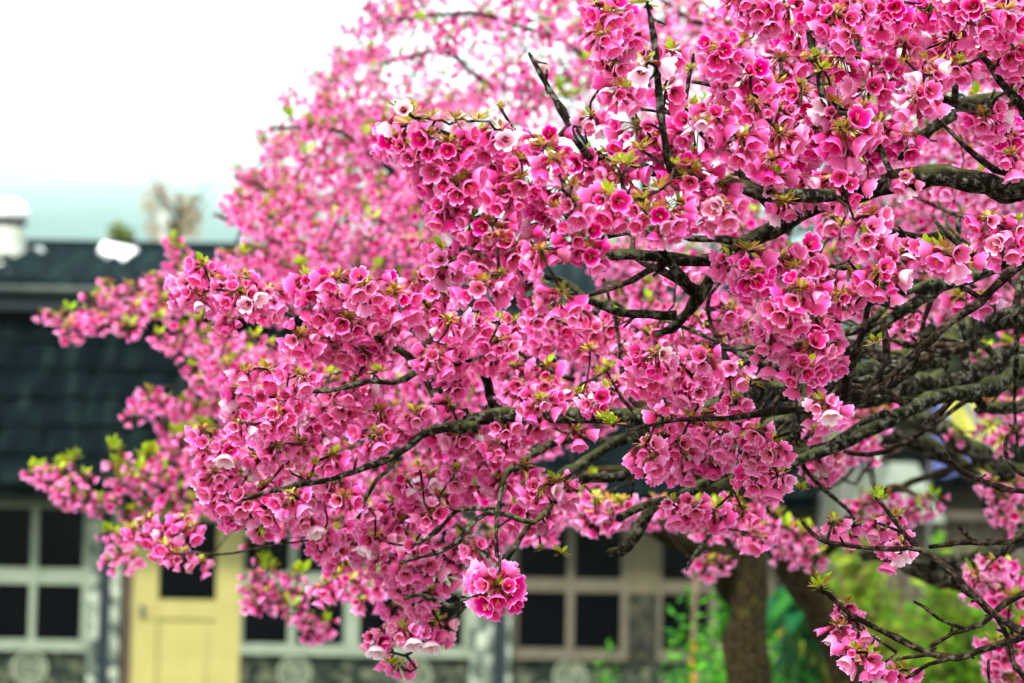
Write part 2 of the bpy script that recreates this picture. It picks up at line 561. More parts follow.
def tile_roof(name, x0, x1, y0, z0, y1, z1, pitch, course, mat, parent, thick=0.05, amp=0.05):
    """A roof slope of real overlapping tiles: barrel profile across, stepped courses up the slope."""
    mb = MB()
    L = math.hypot(y1 - y0, z1 - z0)
    uy, uz = (y1 - y0) / L, (z1 - z0) / L
    ny, nz = -uz, uy
    nc = int(L / course)
    ns = int((x1 - x0) / pitch)
    sub = 6
    rg = np.random.default_rng(5)
    for c in range(nc):
        s0, s1 = c * L / nc, (c + 1) * L / nc + 0.03
        V, Q = [], []
        for s, lift in ((s0, 0.045), (s0, 0.0), (s1, 0.0)):
            pass
        rows = [(s0, -0.01), (s0, 0.045), (s1, 0.006)]
        for (s, lift) in rows:
            for i in range(ns * sub + 1):
                x = x0 + (x1 - x0) * i / (ns * sub)
                ph = (i % sub) / sub
                wv = amp * abs(math.sin(math.pi * ph)) ** 0.6
                h = lift + wv + (0.004 * math.sin(i // sub * 7.3 + c * 3.1))
                V.append((x, y0 + uy * s + ny * h, z0 + uz * s + nz * h))
        n1 = ns * sub + 1
        for r_ in range(2):
            for i in range(n1 - 1):
                Q.append((r_ * n1 + i, r_ * n1 + i + 1, (r_ + 1) * n1 + i + 1, (r_ + 1) * n1 + i))
        mb.add(V, Q)
    # underside board
    V = [(x0, y0, z0 - thick), (x1, y0, z0 - thick), (x1, y1, z1 - thick), (x0, y1, z1 - thick),
         (x0, y0, z0 - .006), (x1, y0, z0 - .006), (x1, y1, z1 - .006), (x0, y1, z1 - .006)]
    mb.add(V, [(0, 1, 2, 3), (7, 6, 5, 4), (0, 4, 5, 1), (1, 5, 6, 2), (2, 6, 7, 3), (3, 7, 4, 0)])
    return mb.build(name, mat, parent)


rf = tile_roof("roof", XL - 0.3, XR + 0.25, HY - 0.42, 2.09, HY + 0.92, 3.60, 0.33, 0.30, M['tile'], house)
MB().box(XL - 0.3, XR + 0.25, HY - 0.40, HY + 0.25, 2.125, 2.15).build("soffit", M['door_dark'], rf, origin=(0, HY, 2.1))
e0 = atY(60, 291, HY + 0.55)
EZ = float(e0[2])
UP_Y0, UP_Y1 = HY + 0.55, HY + 3.4
top = atY(60, 250, UP_Y1)
up = tile_roof("roof", XL - 0.3, XR + 0.25, UP_Y0, EZ, UP_Y1, float(top[2]), 0.17, 1.5, M['sheet'], house, 0.05, 0.06)
tile_roof("roof", XL - 0.3, XR + 0.25, HY + 6.4, EZ, UP_Y1 + .02, float(top[2]), 0.17, 1.5, M['sheet'], house, 0.05, 0.06)
g = MB()
g.tube([(XL - 0.3, UP_Y0 - 0.03, EZ + 0.005), (XR + 0.25, UP_Y0 - 0.03, EZ + 0.005)], 0.035, 10)
g.build("gutter", M['gutter'], up, origin=(0, UP_Y0, EZ))
MB().box(XL - 0.3, XR + 0.25, UP_Y0 + 0.02, UP_Y0 + 0.06, EZ - 0.16, EZ - 0.055).build("fascia", M['slate_strip'], up, origin=(0, UP_Y0, EZ))
MB().box(XL, XR, HY + 0.95, HY + 1.1, 3.3, EZ + .1).build("clerestory_wall", M['slate_strip'], house)
rd = MB()
rd.tube([(XL - 0.3, UP_Y1, float(top[2]) + 0.03), (XR + 0.25, UP_Y1, float(top[2]) + 0.03)], 0.07, 10)
rd.build("ridge_cap", M['tile'], house)

# white things on the roof
vx, vy = float(atY(7, 258, HY + 2.6)[0]), HY + 2.6
vz = float(atY(7, 258, HY + 2.6)[2])
pm = FPX / (HY + 2.6)
v = MB().lathe((vx, vy, vz - .12), [(0.0, 0), (21 / pm, 0), (19 / pm, .18), (17.5 / pm, .40), (0, .40)], 28)
vent = v.build("roof_ventilator", M['cream'], house, origin=(vx, vy, vz), smooth=False)
vent["label"] = "white domed ventilator drum standing on the roof ridge"
MB().lathe((vx, vy, vz + .285), [(16 / pm, 0), (17 / pm, .02), (17 / pm, .07), (16 / pm, .08)], 28).build("neck_band", M['metal_dark'], vent, origin=(vx, vy, vz))
hh = 20 / pm
MB().lathe((vx, vy, vz + .36), [(0, 0), (20 / pm, 0), (21.5 / pm, hh * .25), (20 / pm, hh * .6), (14 / pm, hh * .9), (7 / pm, hh * 1.05), (0, hh * 1.08)], 28).build("dome", M['white'], vent, origin=(vx, vy, vz), smooth=True)


def on_roof(px, py):
    """The point of the upper slope seen at a pixel."""
    dirv = F + R * ((px - 512) / FPX) - U * ((py - 341.5) / FPX)
    k = (float(top[2]) - EZ) / (UP_Y1 - UP_Y0)
    # z = EZ + k (y - UP_Y0)
    t = (EZ + k * (0 - UP_Y0) - CAMP[2]) / (dirv[2] - k * dirv[1])
    return CAMP + dirv * t


k = (float(top[2]) - EZ) / (UP_Y1 - UP_Y0)


def slab(name, corners, label, cat, lift=0.05, h=0.05):
    p00, p10, p11, p01 = [on_roof(*q) for q in corners]
    mb = MB()
    lo = [p + np.array([0, 0, lift]) for p in (p00, p10, p11, p01)]
    hi = [p + np.array([0, 0, h]) for p in lo]
    mb.add(lo + hi, [(3, 2, 1, 0), (4, 5, 6, 7), (0, 1, 5, 4), (1, 2, 6, 5), (2, 3, 7, 6), (3, 0, 4, 7)])
    c = sum(lo) / 4
    o = mb.build(name, M['cream'] if name == 'roof_patch' else M['white'], house, origin=c)
    return tag(o, label)


sk = [atY(98, 250, 22.5), atY(124, 260.5, 22.3), atY(138, 248.5, 22.7), atY(103, 241, 22.9)]
sm = MB()
sm.add(sk + [q + np.array([0, .03, -.06]) for q in sk], [(0, 1, 2, 3), (7, 6, 5, 4), (0, 4, 5, 1), (1, 5, 6, 2), (2, 6, 7, 3), (3, 7, 4, 0)])
skc = sum(sk) / 4
sm.tube([skc - np.array([0, 0, .05]), skc - np.array([0, -.02, .30])], .03, 6)
tag(sm.build("skylight", M['white'], house, origin=skc), "white slanted skylight hatch standing on the dark upper roof")
slab("roof_patch", ((-6, 276), (8, 277), (13, 269), (-2, 269)), "small pale patch on the roof slope below the ventilator", "roof patch", 0.05, 0.015)
c = on_roof(38, 256)
tag(MB().lathe(c, [(0, -.03), (.055, -.03), (.065, .04), (.05, .08), (0, .095)], 16).build("roof_vent", M['white'], house, origin=c, smooth=True), "small white cap beside the big ventilator drum")
c = atY(163, 246, 25.5)
tag(MB().lathe(c, [(0, -1.2), (.035, -1.2), (.035, .22), (.055, .22), (.055, .36), (0, .38)], 12).build("vent_pipe", M['cream'], None, origin=c), "thin pale pipe standing up behind the roof ridge", "pipe")

# ------------------------------------------------------------------ right-hand background
sh_c = atY(905, 540, 17.0)
shed = empty("garden_shed", (float(sh_c[0]), 17.5, 0), "brown plank shed with pale green pointed roof behind the branches", "shed")
x0, x1 = float(atY(872, 540, 17)[0]), float(atY(1090, 540, 17)[0])
xa, xb = float(atY(880, 520, 17)[0]), float(atY(932, 520, 17)[0])
zt = float(atY(905, 462, 17)[2]); zb = float(atY(905, 522, 17)[2])
b = MB()
npl = 14
for i in range(npl):
    xx0 = x0 + (x1 - x0) * i / npl
    xx1 = x0 + (x1 - x0) * (i + 1) / npl - 0.012
    b.box(xx0, xx1, 17.0 + 0.006 * (i % 2), 17.06, 0, zb + 0.02)
b.box(x0, x1, 17.07, 18.5, 0, zb)
b.build("wall", M['planks'], shed)
b = MB()
xm = (xa + xb) / 2
V = [(xa - .06, 16.8, zb), (xb + .06, 16.8, zb), (xb + .06, 18.6, zb), (xa - .06, 18.6, zb),
     (xm - .09, 17.1, zt), (xm + .09, 17.1, zt), (xm + .09, 18.3, zt), (xm - .09, 18.3, zt)]
b.add(V, [(3, 2, 1, 0), (4, 5, 6, 7), (0, 1, 5, 4), (1, 2, 6, 5), (2, 3, 7, 6), (3, 0, 4, 7)])
b.build("roof", M['shed_roof'], shed)
bx = MB()
bx.box(xb + .07, x1 + .1, 16.9, 18.6, zb + .02, zb + .08)
bx.build("roof", M['planks'], shed)

gw = empty("garden_wall", (float(atY(855, 500, 18.5)[0]), 18.6, 0), "pale grey rendered outbuilding wall right of the house", "outbuilding")
x0, x1 = float(atY(838, 500, 18.5)[0]), float(atY(880, 500, 18.5)[0])
z1 = float(atY(855, 425, 18.5)[2])
MB().box(x0, x1, 18.5, 20.5, 0, z1).build("wall", M['grey_wall'], gw)
xs = float(atY(861, 470, 18.5)[0])
MB().box(xs, xs + .05, 18.47, 18.497, 1.2, z1 - .1).build("recess_strip", M['slate_strip'], gw)
MB().box(xs + .055, xs + .13, 18.45, 18.497, 0.2, z1 - .05).build("corner_post", M['cream'], gw)

# a building further back on the right closes the view under the branches
fb = empty("outbuilding", (5.2, 27, 0), "long low brown outbuilding closing the view behind the shed", "outbuilding")
MB().box(3.0, 13, 26, 30, 0, 2.5).build("wall", M['planks'], fb)
tile_roof("roof", 2.8, 13.2, 25.6, 2.45, 28, 3.6, 0.33, 0.34, M['tile'], fb)

# banner
c0 = atY(934, 400, 13.5)
mtb, tb, bb = mat_new("banner_cloth")
tc = N(tb, "ShaderNodeTexCoord")
sx = N(tb, "ShaderNodeSeparateXYZ")
tb.links.new(tc.outputs["Object"], sx.inputs[0])
ma = N(tb, "ShaderNodeMath", operation='MULTIPLY_ADD')
ma.inputs[1].default_value = 0.55
tb.links.new(sx.outputs["Z"], ma.inputs[0])
tb.links.new(sx.outputs["X"], ma.inputs[2])
mr = N(tb, "ShaderNodeMapRange")
mr.inputs["From Min"].default_value = -0.15
mr.inputs["From Max"].default_value = 0.30
tb.links.new(ma.outputs[0], mr.inputs["Value"])
rp = ramp(tb, [(0.0, (0.06, 0.075, 0.24)), (0.36, (0.06, 0.075, 0.24)), (0.365, (0.36, 0.34, 0.05)), (0.62, (0.36, 0.34, 0.05)), (0.625, (0.12, 0.14, 0.12)), (0.72, (0.36, 0.34, 0.05)), (0.92, (0.05, 0.26, 0.06))])
rp.color_ramp.interpolation = 'CONSTANT'
tb.links.new(mr.outputs[0], rp.inputs[0])
tb.links.new(rp.outputs[0], bb.inputs["Base Color"])
bb.inputs["Roughness"].default_value = 0.8
bn = MB()
V, Q = [], []
nu, nv = 12, 12
for j in range(nv + 1):
    for i in range(nu + 1):
        x = 0.36 * i / nu
        V.append((c0[0] + x, 13.5 + 0.02 * math.sin(i * 1.3 + j * .2), c0[2] - 0.42 * j / nv - .012 * math.sin(i * .9)))
Q = [(j * (nu + 1) + i, j * (nu + 1) + i + 1, (j + 1) * (nu + 1) + i + 1, (j + 1) * (nu + 1) + i) for j in range(nv) for i in range(nu)]
bn.add(V, Q)
ban = empty("banner", (float(c0[0]), 13.5, 0), "blue and yellow cloth banner hung behind the dark limbs", "banner")
bn.build("cloth", mtb, ban, origin=(c0[0] + .1, 13.5, c0[2] - .15), smooth=True)
MB().tube([(c0[0] - .02, 13.53, 0), (c0[0] - .02, 13.53, c0[2] + .05)], 0.012, 8).tube([(c0[0] - .02, 13.53, c0[2] + .01), (c0[0] + .38, 13.53, c0[2] + .01)], 0.008, 8).build("pole", M['metal_dark'], ban)

# poles and fence
c = atY(693, 683, 11.5)
pole = empty("garden_pole", (float(c[0]), 11.5, 0), "thin upright garden pole with orange lower half beside the trunk", "pole")
MB().tube([(c[0], 11.5, 0), (c[0] + .003, 11.5, 0.6), (c[0], 11.5, 1.28)], 0.0125, 8).build("lower_rod", M['orange'], pole)
MB().tube([(c[0], 11.5, 1.281), (c[0] + .01, 11.5, 1.6), (c[0] + .006, 11.5, 1.95)], 0.0115, 8).build("upper_rod", M['bamboo'], pole)
fx0, fx1 = float(atY(772, 660, 10)[0]), float(atY(822, 660, 10)[0])
fz = float(atY(772, 650, 10)[2])
fence = empty("fence", (fx0, 10, 0), "dark mesh fence on pale wooden posts below the broad leaves", "fence")
for k_ in range(-1, 3):
    x = fx0 + k_ * (fx1 - fx0)
    MB().box(x - .017, x + .017, 9.983, 10.017, 0, fz + 0.01 * (k_ % 3)).build("post", M['post'], fence)
mb = MB()
mx0, mx1 = fx0 - (fx1 - fx0), fx0 + 2 * (fx1 - fx0)
for i in range(int((mx1 - mx0) / 0.02)):
    x = mx0 + i * 0.02
    mb.box(x, x + .011, 10.02, 10.024, 0.02, fz - .06)
for j in range(int((fz - .06) / 0.02)):
    mb.box(mx0, mx1, 10.025, 10.029, 0.02 + j * .02, 0.031 + j * .02)
mb.build("mesh_panel", M['metal_dark'], fence)


# ------------------------------------------------------------------ foliage of small leaf faces
def leaf_cloud(mb, centre, radii, n, size, rng, cols, clump=0):
    """n small folded leaves scattered in clumps through an ellipsoid."""
    centre = np.asarray(centre, float)
    radii = np.asarray(radii, float)
    if clump:
        cc = rng.normal(0, 0.5, (clump, 3))
        cc = cc / np.maximum(1, np.linalg.norm(cc, axis=1))[:, None]
        idx = rng.integers(0, clump, n)
        P = cc[idx] + rng.normal(0, 0.2, (n, 3))
        tone = rng.uniform(0.75, 1.25, clump)[idx]
    else:
        P = rng.normal(0, 0.45, (n, 3))
        tone = np.ones(n)
    P = centre + P * radii
    P[:, 2] = np.maximum(P[:, 2], 0.02)
    a = rng.normal(0, 1, (n, 3)); a[:, 2] *= 0.6
    a /= np.linalg.norm(a, axis=1)[:, None]
    b_ = np.cross(a, rng.normal(0, 1, (n, 3)))
    b_ /= np.linalg.norm(b_, axis=1)[:, None] + 1e-9
    nn = np.cross(a, b_)
    s = size * rng.uniform(0.6, 1.3, n)[:, None]
    V = np.stack([P - a * s, P + b_ * s * .42 + nn * s * .12, P + a * s * 1.1, P - b_ * s * .42 + nn * s * .12], 1).reshape(-1, 3)
    Q = np.arange(n * 4).reshape(-1, 4)
    ci = rng.integers(0, len(cols), n)
    C = np.asarray(cols)[ci] * (tone * rng.uniform(0.8, 1.2, n))[:, None]
    mb.add(V, Q, None, np.repeat(C, 4, 0))


rng = np.random.default_rng(3)
GREEN = [(0.07, 0.22, 0.010), (0.12, 0.30, 0.012), (0.13, 0.16, 0.02), (0.20, 0.30, 0.02), (0.06, 0.08, 0.02)]
OLIVE = [(0.12, 0.15, 0.015), (0.18, 0.19, 0.02), (0.10, 0.24, 0.012), (0.20, 0.27, 0.02), (0.12, 0.085, 0.03)]
BRIGHT = [(0.06, 0.26, 0.015), (0.10, 0.34, 0.02), (0.03, 0.14, 0.02)]


def bush(name, px, py, Y, wpx, label, cat, cols, n, size, group=None):
    top_ = atY(px, py, Y)
    wid = wpx / FPX * Y
    H = float(top_[2])
    root = empty(name, (float(top_[0]), Y, 0), label, cat, group)
    mb = MB()
    leaf_cloud(mb, (top_[0], Y, H - .22 if name == 'leafy_shrub' else H * .62), (wid * .55, wid * .5, .32 if name == 'leafy_shrub' else H * .42), n, size, rng, cols, 26)
    mb.build("foliage", M['leaf'], root)
    st = MB()
    for q in range(5):
        a = rng.uniform(0, 6.28)
        st.tube([(top_[0] + .04 * math.cos(a), Y + .04 * math.sin(a), 0), (top_[0] + .12 * math.cos(a) * wid, Y + .15 * math.sin(a), H * .4), (top_[0] + .4 * math.cos(a) * wid, Y + .3 * math.sin(a) * wid, H * .8)], [.018, .012, .005], 6)
    st.build("stem", M['bark_far'], root)
    return root


for i, (px, py, Y, wp, lab, cols) in enumerate([
    (870, 570, 12.0, 130, "olive bush nearest the leaning trunk", OLIVE),
    (940, 575, 12.4, 150, "tall mixed green and brown bush below the shed roof", OLIVE),
    (1010, 585, 12.0, 150, "green bush at the right end under the pink sprays", GREEN),
    (905, 605, 10.8, 130, "low bright green bush in front of the olive ones", GREEN),
    (985, 620, 10.6, 140, "low leafy green bush behind the bare twigs", GREEN),
    (862, 600, 9.6, 110, "leafy bush close behind the leaning trunk, lowest in the row", OLIVE),
    (950, 590, 9.9, 140, "broad yellow-green bush under the bare crossing twigs", GREEN),
    (1090, 580, 12.2, 160, "green bush past the right edge of the row", GREEN)]):
    bush("bush", px, py, Y, wp, lab, "bush", cols, 4200, 0.034, "bushes in the garden on the right")
bush("leafy_shrub", 735, 605, 7.3, 60, "bright green leafy shrub around the upright trunk", "shrub", BRIGHT, 1100, 0.022)
bush("leafy_shrub", 700, 645, 7.7, 60, "small bright green shrub left of the upright trunk", "shrub", BRIGHT, 700, 0.02)
bush("leafy_shrub", 612, 672, 9.0, 30, "tuft of green leaves at the house window's foot", "shrub", BRIGHT, 240, 0.018)


def broad_plant(px, py, Y):
    t_ = atY(px, py, Y)
    root = empty("broad_leaf_plant", (float(t_[0]), Y, 0), "dark green plant of broad smooth leaves between the two trunks", "plant")
    for q in range(20):
        a = rng.uniform(-2.6, 2.6)
        lx = t_[0] + rng.uniform(-.08, .1)
        ly = Y + rng.uniform(-.15, .15)
        lz = t_[2] - 0.03 - rng.uniform(0, .34)
        Ls, Ws = rng.uniform(.11, .18), rng.uniform(.05, .08)
        mb = MB()
        V, Q = [], []
        dirv = np.array([math.sin(a), -.5 * abs(math.cos(a)), 0]); dirv /= np.linalg.norm(dirv)
        sd_ = np.array([-dirv[1], dirv[0], 0])
        for u in range(9):
            uu = u / 8
            wv = Ws * math.sin(math.pi * min(1, (uu * .93 + .07))) ** .7 * (1 - .35 * uu)
            for v_ in (-1, -.5, 0, .5, 1):
                p = np.array([lx, ly, lz]) + dirv * Ls * (uu - .3) + sd_ * wv * v_ + np.array([0, 0, -Ls * .9 * uu ** 1.4 + .035 * abs(v_)])
                V.append(p)
        Q = [(u * 5 + v_, u * 5 + v_ + 1, (u + 1) * 5 + v_ + 1, (u + 1) * 5 + v_) for u in range(8) for v_ in range(4)]
        col = (0.010, 0.085, 0.028) if q % 3 else (0.03, 0.17, 0.02)
        mb.add(V, Q, None, np.array(col) * rng.uniform(.8, 1.2))
        mb.build("leaf", M['leaf'], root, smooth=True)
        MB().tube([(t_[0], Y, 0), (.5 * (t_[0] + lx), Y, lz * .6), (lx, ly, lz)], [.012, .009, .006], 6, C=(0.04, .12, .03)).build("stalk", M['leaf'], root, smooth=True)


broad_plant(797, 585, 9.2)


def small_tree(px, py, Y, wpx, hpx, cols, n, label, size=0.05):
    t_ = atY(px, py, Y)
    wid, hgt = wpx / FPX * Y, hpx / FPX * Y
    root = empty("background_tree", (float(t_[0]), Y, 0), label, "tree", "small trees behind the house")
    mb = MB()
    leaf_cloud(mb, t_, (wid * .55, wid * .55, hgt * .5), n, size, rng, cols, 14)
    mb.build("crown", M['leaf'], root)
    tr = MB()
    tr.tube([(t_[0], Y, 0), (t_[0] + .05, Y, t_[2] * .6), (t_[0], Y, t_[2] + hgt * .3)], [.09, .06, .015], 8)
    for q in range(7):
        a = rng.uniform(0, 6.28); zz = t_[2] - hgt * rng.uniform(0, .5)
        tr.tube([(t_[0], Y, zz), (t_[0] + wid * .25 * math.cos(a), Y + wid * .25 * math.sin(a), zz + hgt * .2), (t_[0] + wid * .5 * math.cos(a), Y + wid * .5 * math.sin(a), zz + hgt * .55)], [.03, .02, .006], 6)
    tr.build("trunk", M['bark_far'], root)


small_tree(178, 212, 34, 60, 70, [(0.42, 0.28, 0.17), (0.36, 0.32, 0.14), (0.46, 0.30, 0.22)], 420, "sparse brownish tree rising above the roof ridge", 0.06)
small_tree(122, 238, 32, 26, 30, [(0.14, 0.2, 0.03), (0.2, 0.25, 0.05)], 260, "small yellow-green treetop just over the roof ridge", 0.06)

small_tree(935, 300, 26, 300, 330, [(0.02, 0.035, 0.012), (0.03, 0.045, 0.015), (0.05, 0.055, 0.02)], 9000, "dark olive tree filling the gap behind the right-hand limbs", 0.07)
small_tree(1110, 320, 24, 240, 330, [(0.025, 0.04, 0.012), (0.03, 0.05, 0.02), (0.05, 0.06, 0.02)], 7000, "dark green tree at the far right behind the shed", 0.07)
# grass: nobody could count the blades
gr = MB()
n = 9000
P = np.stack([rng.uniform(-5, 5, n), rng.uniform(4, 19.5, n), np.zeros(n)], 1)
h = rng.uniform(.05, .16, n)[:, None]
a = rng.uniform(0, 6.28, n)
side = np.stack([np.cos(a), np.sin(a), np.zeros(n)], 1) * .006
lean = np.stack([rng.normal(0, .3, n), rng.normal(0, .3, n), np.ones(n)], 1) * h
V = np.stack([P - side, P + side, P + lean], 1).reshape(-1, 3)
gr.add(V, None, np.arange(n * 3).reshape(-1, 3), np.repeat(np.asarray(GREEN)[rng.integers(0, 5, n)], 3, 0))
tag(gr.build("grass", M['grass']), kind="stuff")

# ------------------------------------------------------------------ cherry blossom
DEEP, MID, EDGE = np.array([0.58, 0.000, 0.10]), np.array([0.955, 0.008, 0.36]), np.array([0.975, 0.46, 0.79])
PALE, WHITE = np.array([0.96, 0.70, 0.87]), np.array([0.95, 0.82, 0.90])
CAL, PED, OCH, LEAF = np.array([0.26, 0.015, 0.045]), np.array([0.24, 0.15, 0.04]), np.array([0.46, 0.20, 0.04]), np.array([0.38, 0.52, 0.02])


def basis(ax):
    ax = ax / np.linalg.norm(ax)
    r_ = np.array([0.2, 0.9, 0.1]) if abs(ax[2]) > .8 else np.array([0, 0, 1.0])
    u = np.cross(ax, r_); u /= np.linalg.norm(u)
    return ax, u, np.cross(ax, u)


def flower(pet, stk, base, axis, R_, rng, hi=True, pale=None, close=None):
    """One bell-shaped five-petalled cherry flower opening along axis."""
    ax, u, v = basis(np.asarray(axis, float))
    if hi:
        prof = [(0.0, .26, .03), (.25, .57, .27), (.5, .78, .64), (.72, .88, .95), (.9, .95, 1.10), (1.0, 1.02, 1.15)]
        seg = 4
    else:
        prof = [(0.0, .15, .05), (.45, .70, .65), (1.0, 1.03, 1.12)]
        seg = 2
    n = 5 * seg
    op = close if close is not None else (rng.uniform(.34, .6) if rng.random() < .13 else rng.uniform(.74, 1.1))
    pj = rng.normal(0, 1, 5)
    ph = rng.uniform(0, 6.28)
    pale = rng.choice([0, .12, .3, .55, .85], p=[.28, .32, .24, .13, .03] if hi else [.55, .28, .12, .05, 0]) if pale is None else pale
    hue = rng.normal(0, 1)
    V, C = [], []
    for (t, r_, z) in prof:
        rr0 = r_ * (op if t > .2 else 1)
        for k in range(n):
            pet_i, q = k // seg, (k % seg) / seg
            lobe = {0: -.26, .25: .02, .5: .03 if hi else .05, .75: .02}[q] if seg == 4 else {0: -.22, .5: .05}[q]
            rr = rr0 * (1 + lobe * t * t) + .06 * pj[pet_i] * t * t
            zz = z + (-.16 if q == 0 else 0) * t * t + (-.05 if (q == .5 and hi and t > .95) else 0) + .07 * pj[(pet_i * 2) % 5] * t * t - (op - .95) * .5 * t
            a = ph + 2 * math.pi * (k + .12 * pj[pet_i] * t) / n
            V.append(base + R_ * (ax * zz + u * (rr * math.cos(a)) + v * (rr * math.sin(a))))
            c = DEEP + (MID - DEEP) * max(0, (t - .15) / .45) if t < .6 else MID + (EDGE - MID) * ((t - .6) / .4) ** 1.5
            edge = (.5 if q in (.25, .5, .75) else -.1)
            c = c + (PALE - c) * min(1, pale * (0.25 + .75 * t) + .18 * max(0, t - .7) * edge)
            if pale > .8: c = c + (WHITE - c) * (.2 + .75 * t)
            c = c * np.array([1 + .01 * hue, 1 - .07 * hue, 1.04 + .05 * hue])
            C.append(np.clip(c, 0.002, .92))
    Q = []
    for i in range(len(prof) - 1):
        for k in range(n):
            k2 = (k + 1) % n
            Q.append((i * n + k, i * n + k2, (i + 1) * n + k2, (i + 1) * n + k))
    pet.add(V, Q, None, np.array(C))
    # calyx tube behind the petals
    m_ = 5 if hi else 3
    cv = []
    for (r_, z) in ((.10, -.62), (.24, -.3), (.27, .06), (.36, .22)):
        for k in range(m_):
            a = 2 * math.pi * k / m_
            cv.append(base + R_ * (ax * z + u * (r_ * math.cos(a)) + v * (r_ * math.sin(a))))
    cq = [(i * m_ + k, i * m_ + (k + 1) % m_, (i + 1) * m_ + (k + 1) % m_, (i + 1) * m_ + k) for i in range(3) for k in range(m_)]
    stk.add(cv, cq, None, CAL * rng.uniform(.7, 1.4))
    if hi:   # stamens: a loose tuft inside the bell
        for q in range(7):
            a = rng.uniform(0, 6.28); r1 = rng.uniform(.1, .4)
            p0 = base + R_ * ax * .1
            p1 = base + R_ * (ax * rng.uniform(.85, 1.1) + (u * math.cos(a) + v * math.sin(a)) * r1)
            w_ = R_ * .035 * (u * -math.sin(a) + v * math.cos(a))
            stk.add([p0 - w_ * .6, p0 + w_ * .6, p1 + w_, p1 - w_], [(0, 1, 2, 3)], None, np.array([[.75, .02, .16]] * 2 + [[.80, .42, .26]] * 2))


def leaf_blade(mb, p, d, L, W, col, rng):
    ax, u, v = basis(np.asarray(d, float))
    V = []
    for s, wv in ((0, .12), (.3, .8), (.6, 1), (.85, .5), (1, .04)):
        c = p + ax * L * s - np.array([0, 0, 1]) * L * .12 * s * s
        V += [c + u * W * wv + v * W * .25 * wv, c, c - u * W * wv + v * W * .25 * wv]
    Q = [(i * 3 + j, i * 3 + j + 1, i * 3 + j + 4, i * 3 + j + 3) for i in range(4) for j in range(2)]
    mb.add(V, Q, None, col)


def make_cluster(n, L, rng, hi=True, full=False, leaves=0, pale=None, fr=None, lsz=1.0, nbr=0):
    """An umbel: flowers on drooping stalks from one bud, bracts and a few young leaves at the top. Returns (petals, stalks, leaves)."""
    pet, stk, lv = MB(), MB(), MB()
    if hi: fr = fr or .0119
    else: fr = fr or .0122
    for i in range(n):
        gz = 1 - 2 * (i + .5) / n
        z = gz if full else -1 + 1.32 * (i + .5) / n
        a = i * 2.39996 + rng.normal(0, .25)
        z = np.clip(z + rng.normal(0, .1), -1, 1)
        s = math.sqrt(max(0, 1 - z * z))
        d = np.array([s * math.cos(a), s * math.sin(a), z])
        Lr = L * rng.uniform(.75, 1.12)
        p1 = d * Lr * .55 + np.array([0, 0, .1 * Lr])
        base = d * Lr - np.array([0, 0, .12 * Lr])
        axv = d * 1.0 + np.array([0, 0, -.28]) + rng.normal(0, .25, 3)
        axn = axv / np.linalg.norm(axv)
        R_ = fr * rng.uniform(.80, 1.14)
        flower(pet, stk, base, axn, R_, rng, hi, pale=pale)
        e = base - axn * R_ * .6
        if hi: stk.tube([np.zeros(3), p1 * .8, e], [.0010, .0008, .0009], 4, C=PED * rng.uniform(.7, 1.5) + CAL * .3)
        elif i % 2 == 0: stk.tube([np.zeros(3), e], [.0014, .0010], 3, C=PED)
    nb = nbr or (int(10 + n * .9) if hi else 7)
    for q in range(nb):                                       # bud scales and bracts round the stalk base
        a = rng.uniform(0, 6.28)
        d = np.array([math.cos(a), math.sin(a), rng.uniform(-.2, 1.2)])
        c = OCH if rng.random() < .6 else np.array([.42, .44, .06])
        leaf_blade(stk, np.array([0, 0, .001]) + d * .003, d, rng.uniform(.007, .017) if hi else rng.uniform(.012, .024), .0030 if hi and nbr == 0 else (.0015 if hi else .005), c * rng.uniform(.6, 1.4), rng)
    for q in range(leaves):
        a = rng.uniform(0, 6.28)
        d = np.array([math.cos(a), math.sin(a), rng.uniform(.2, 2.2)])
        sz = rng.uniform(.010, .022) if hi else rng.uniform(.02, .034)
        leaf_blade(lv, d * .003, d, sz * lsz, sz * lsz * .22, LEAF * rng.uniform(.7, 1.3) * np.array([rng.uniform(.75, 1.15), 1, 1]), rng)
    return pet, stk, lv


def proto_set(seed, hi, specs):
    out = []
    for i, (n, L, lf) in enumerate(specs):
        r_ = np.random.default_rng(seed + i)
        out.append(make_cluster(n, L, r_, hi, leaves=lf))
    return out


NEAR = {
    's': proto_set(100, True, [(4, .013, 0), (4, .014, 2), (6, .015, 0), (5, .015, 3), (5, .014, 1)]),
    'm': proto_set(140, True, [(8, .019, 0), (8, .020, 3), (9, .021, 0), (8, .019, 0), (9, .020, 4), (9, .020, 0), (8, .020, 2), (8, .018, 0)]),
    'l': proto_set(180, True, [(13, .025, 0), (14, .026, 3), (14, .025, 0), (15, .027, 0), (13, .024, 4), (15, .027, 0), (14, .026, 2), (12, .024, 0)]),
}
NEAR['w'] = [make_cluster(2, .017, np.random.default_rng(400 + i), True, pale=1.0) for i in range(4)]
NEAR['b'] = [make_cluster(0, .015, np.random.default_rng(480 + i), True, nbr=40) for i in range(3)]
NEAR['p'] = [make_cluster(27, .024, np.random.default_rng(470), True, full=True)]
NEAR['g'] = [make_cluster(0, .017, np.random.default_rng(420 + i), True, leaves=11, lsz=.62) for i in range(4)]
FAR = {
    'g': [make_cluster(1, .022, np.random.default_rng(440 + i), False, leaves=12) for i in range(4)],
    's': proto_set(300, False, [(4, .020, 0), (5, .022, 2), (5, .022, 0), (6, .022, 3)]),
    'm': proto_set(330, False, [(9, .028, 0), (10, .030, 3), (9, .030, 0), (11, .031, 0), (10, .028, 4)]),
    'l': proto_set(360, False, [(14, .036, 0), (15, .038, 0), (16, .038, 3), (14, .036, 0)]),
}


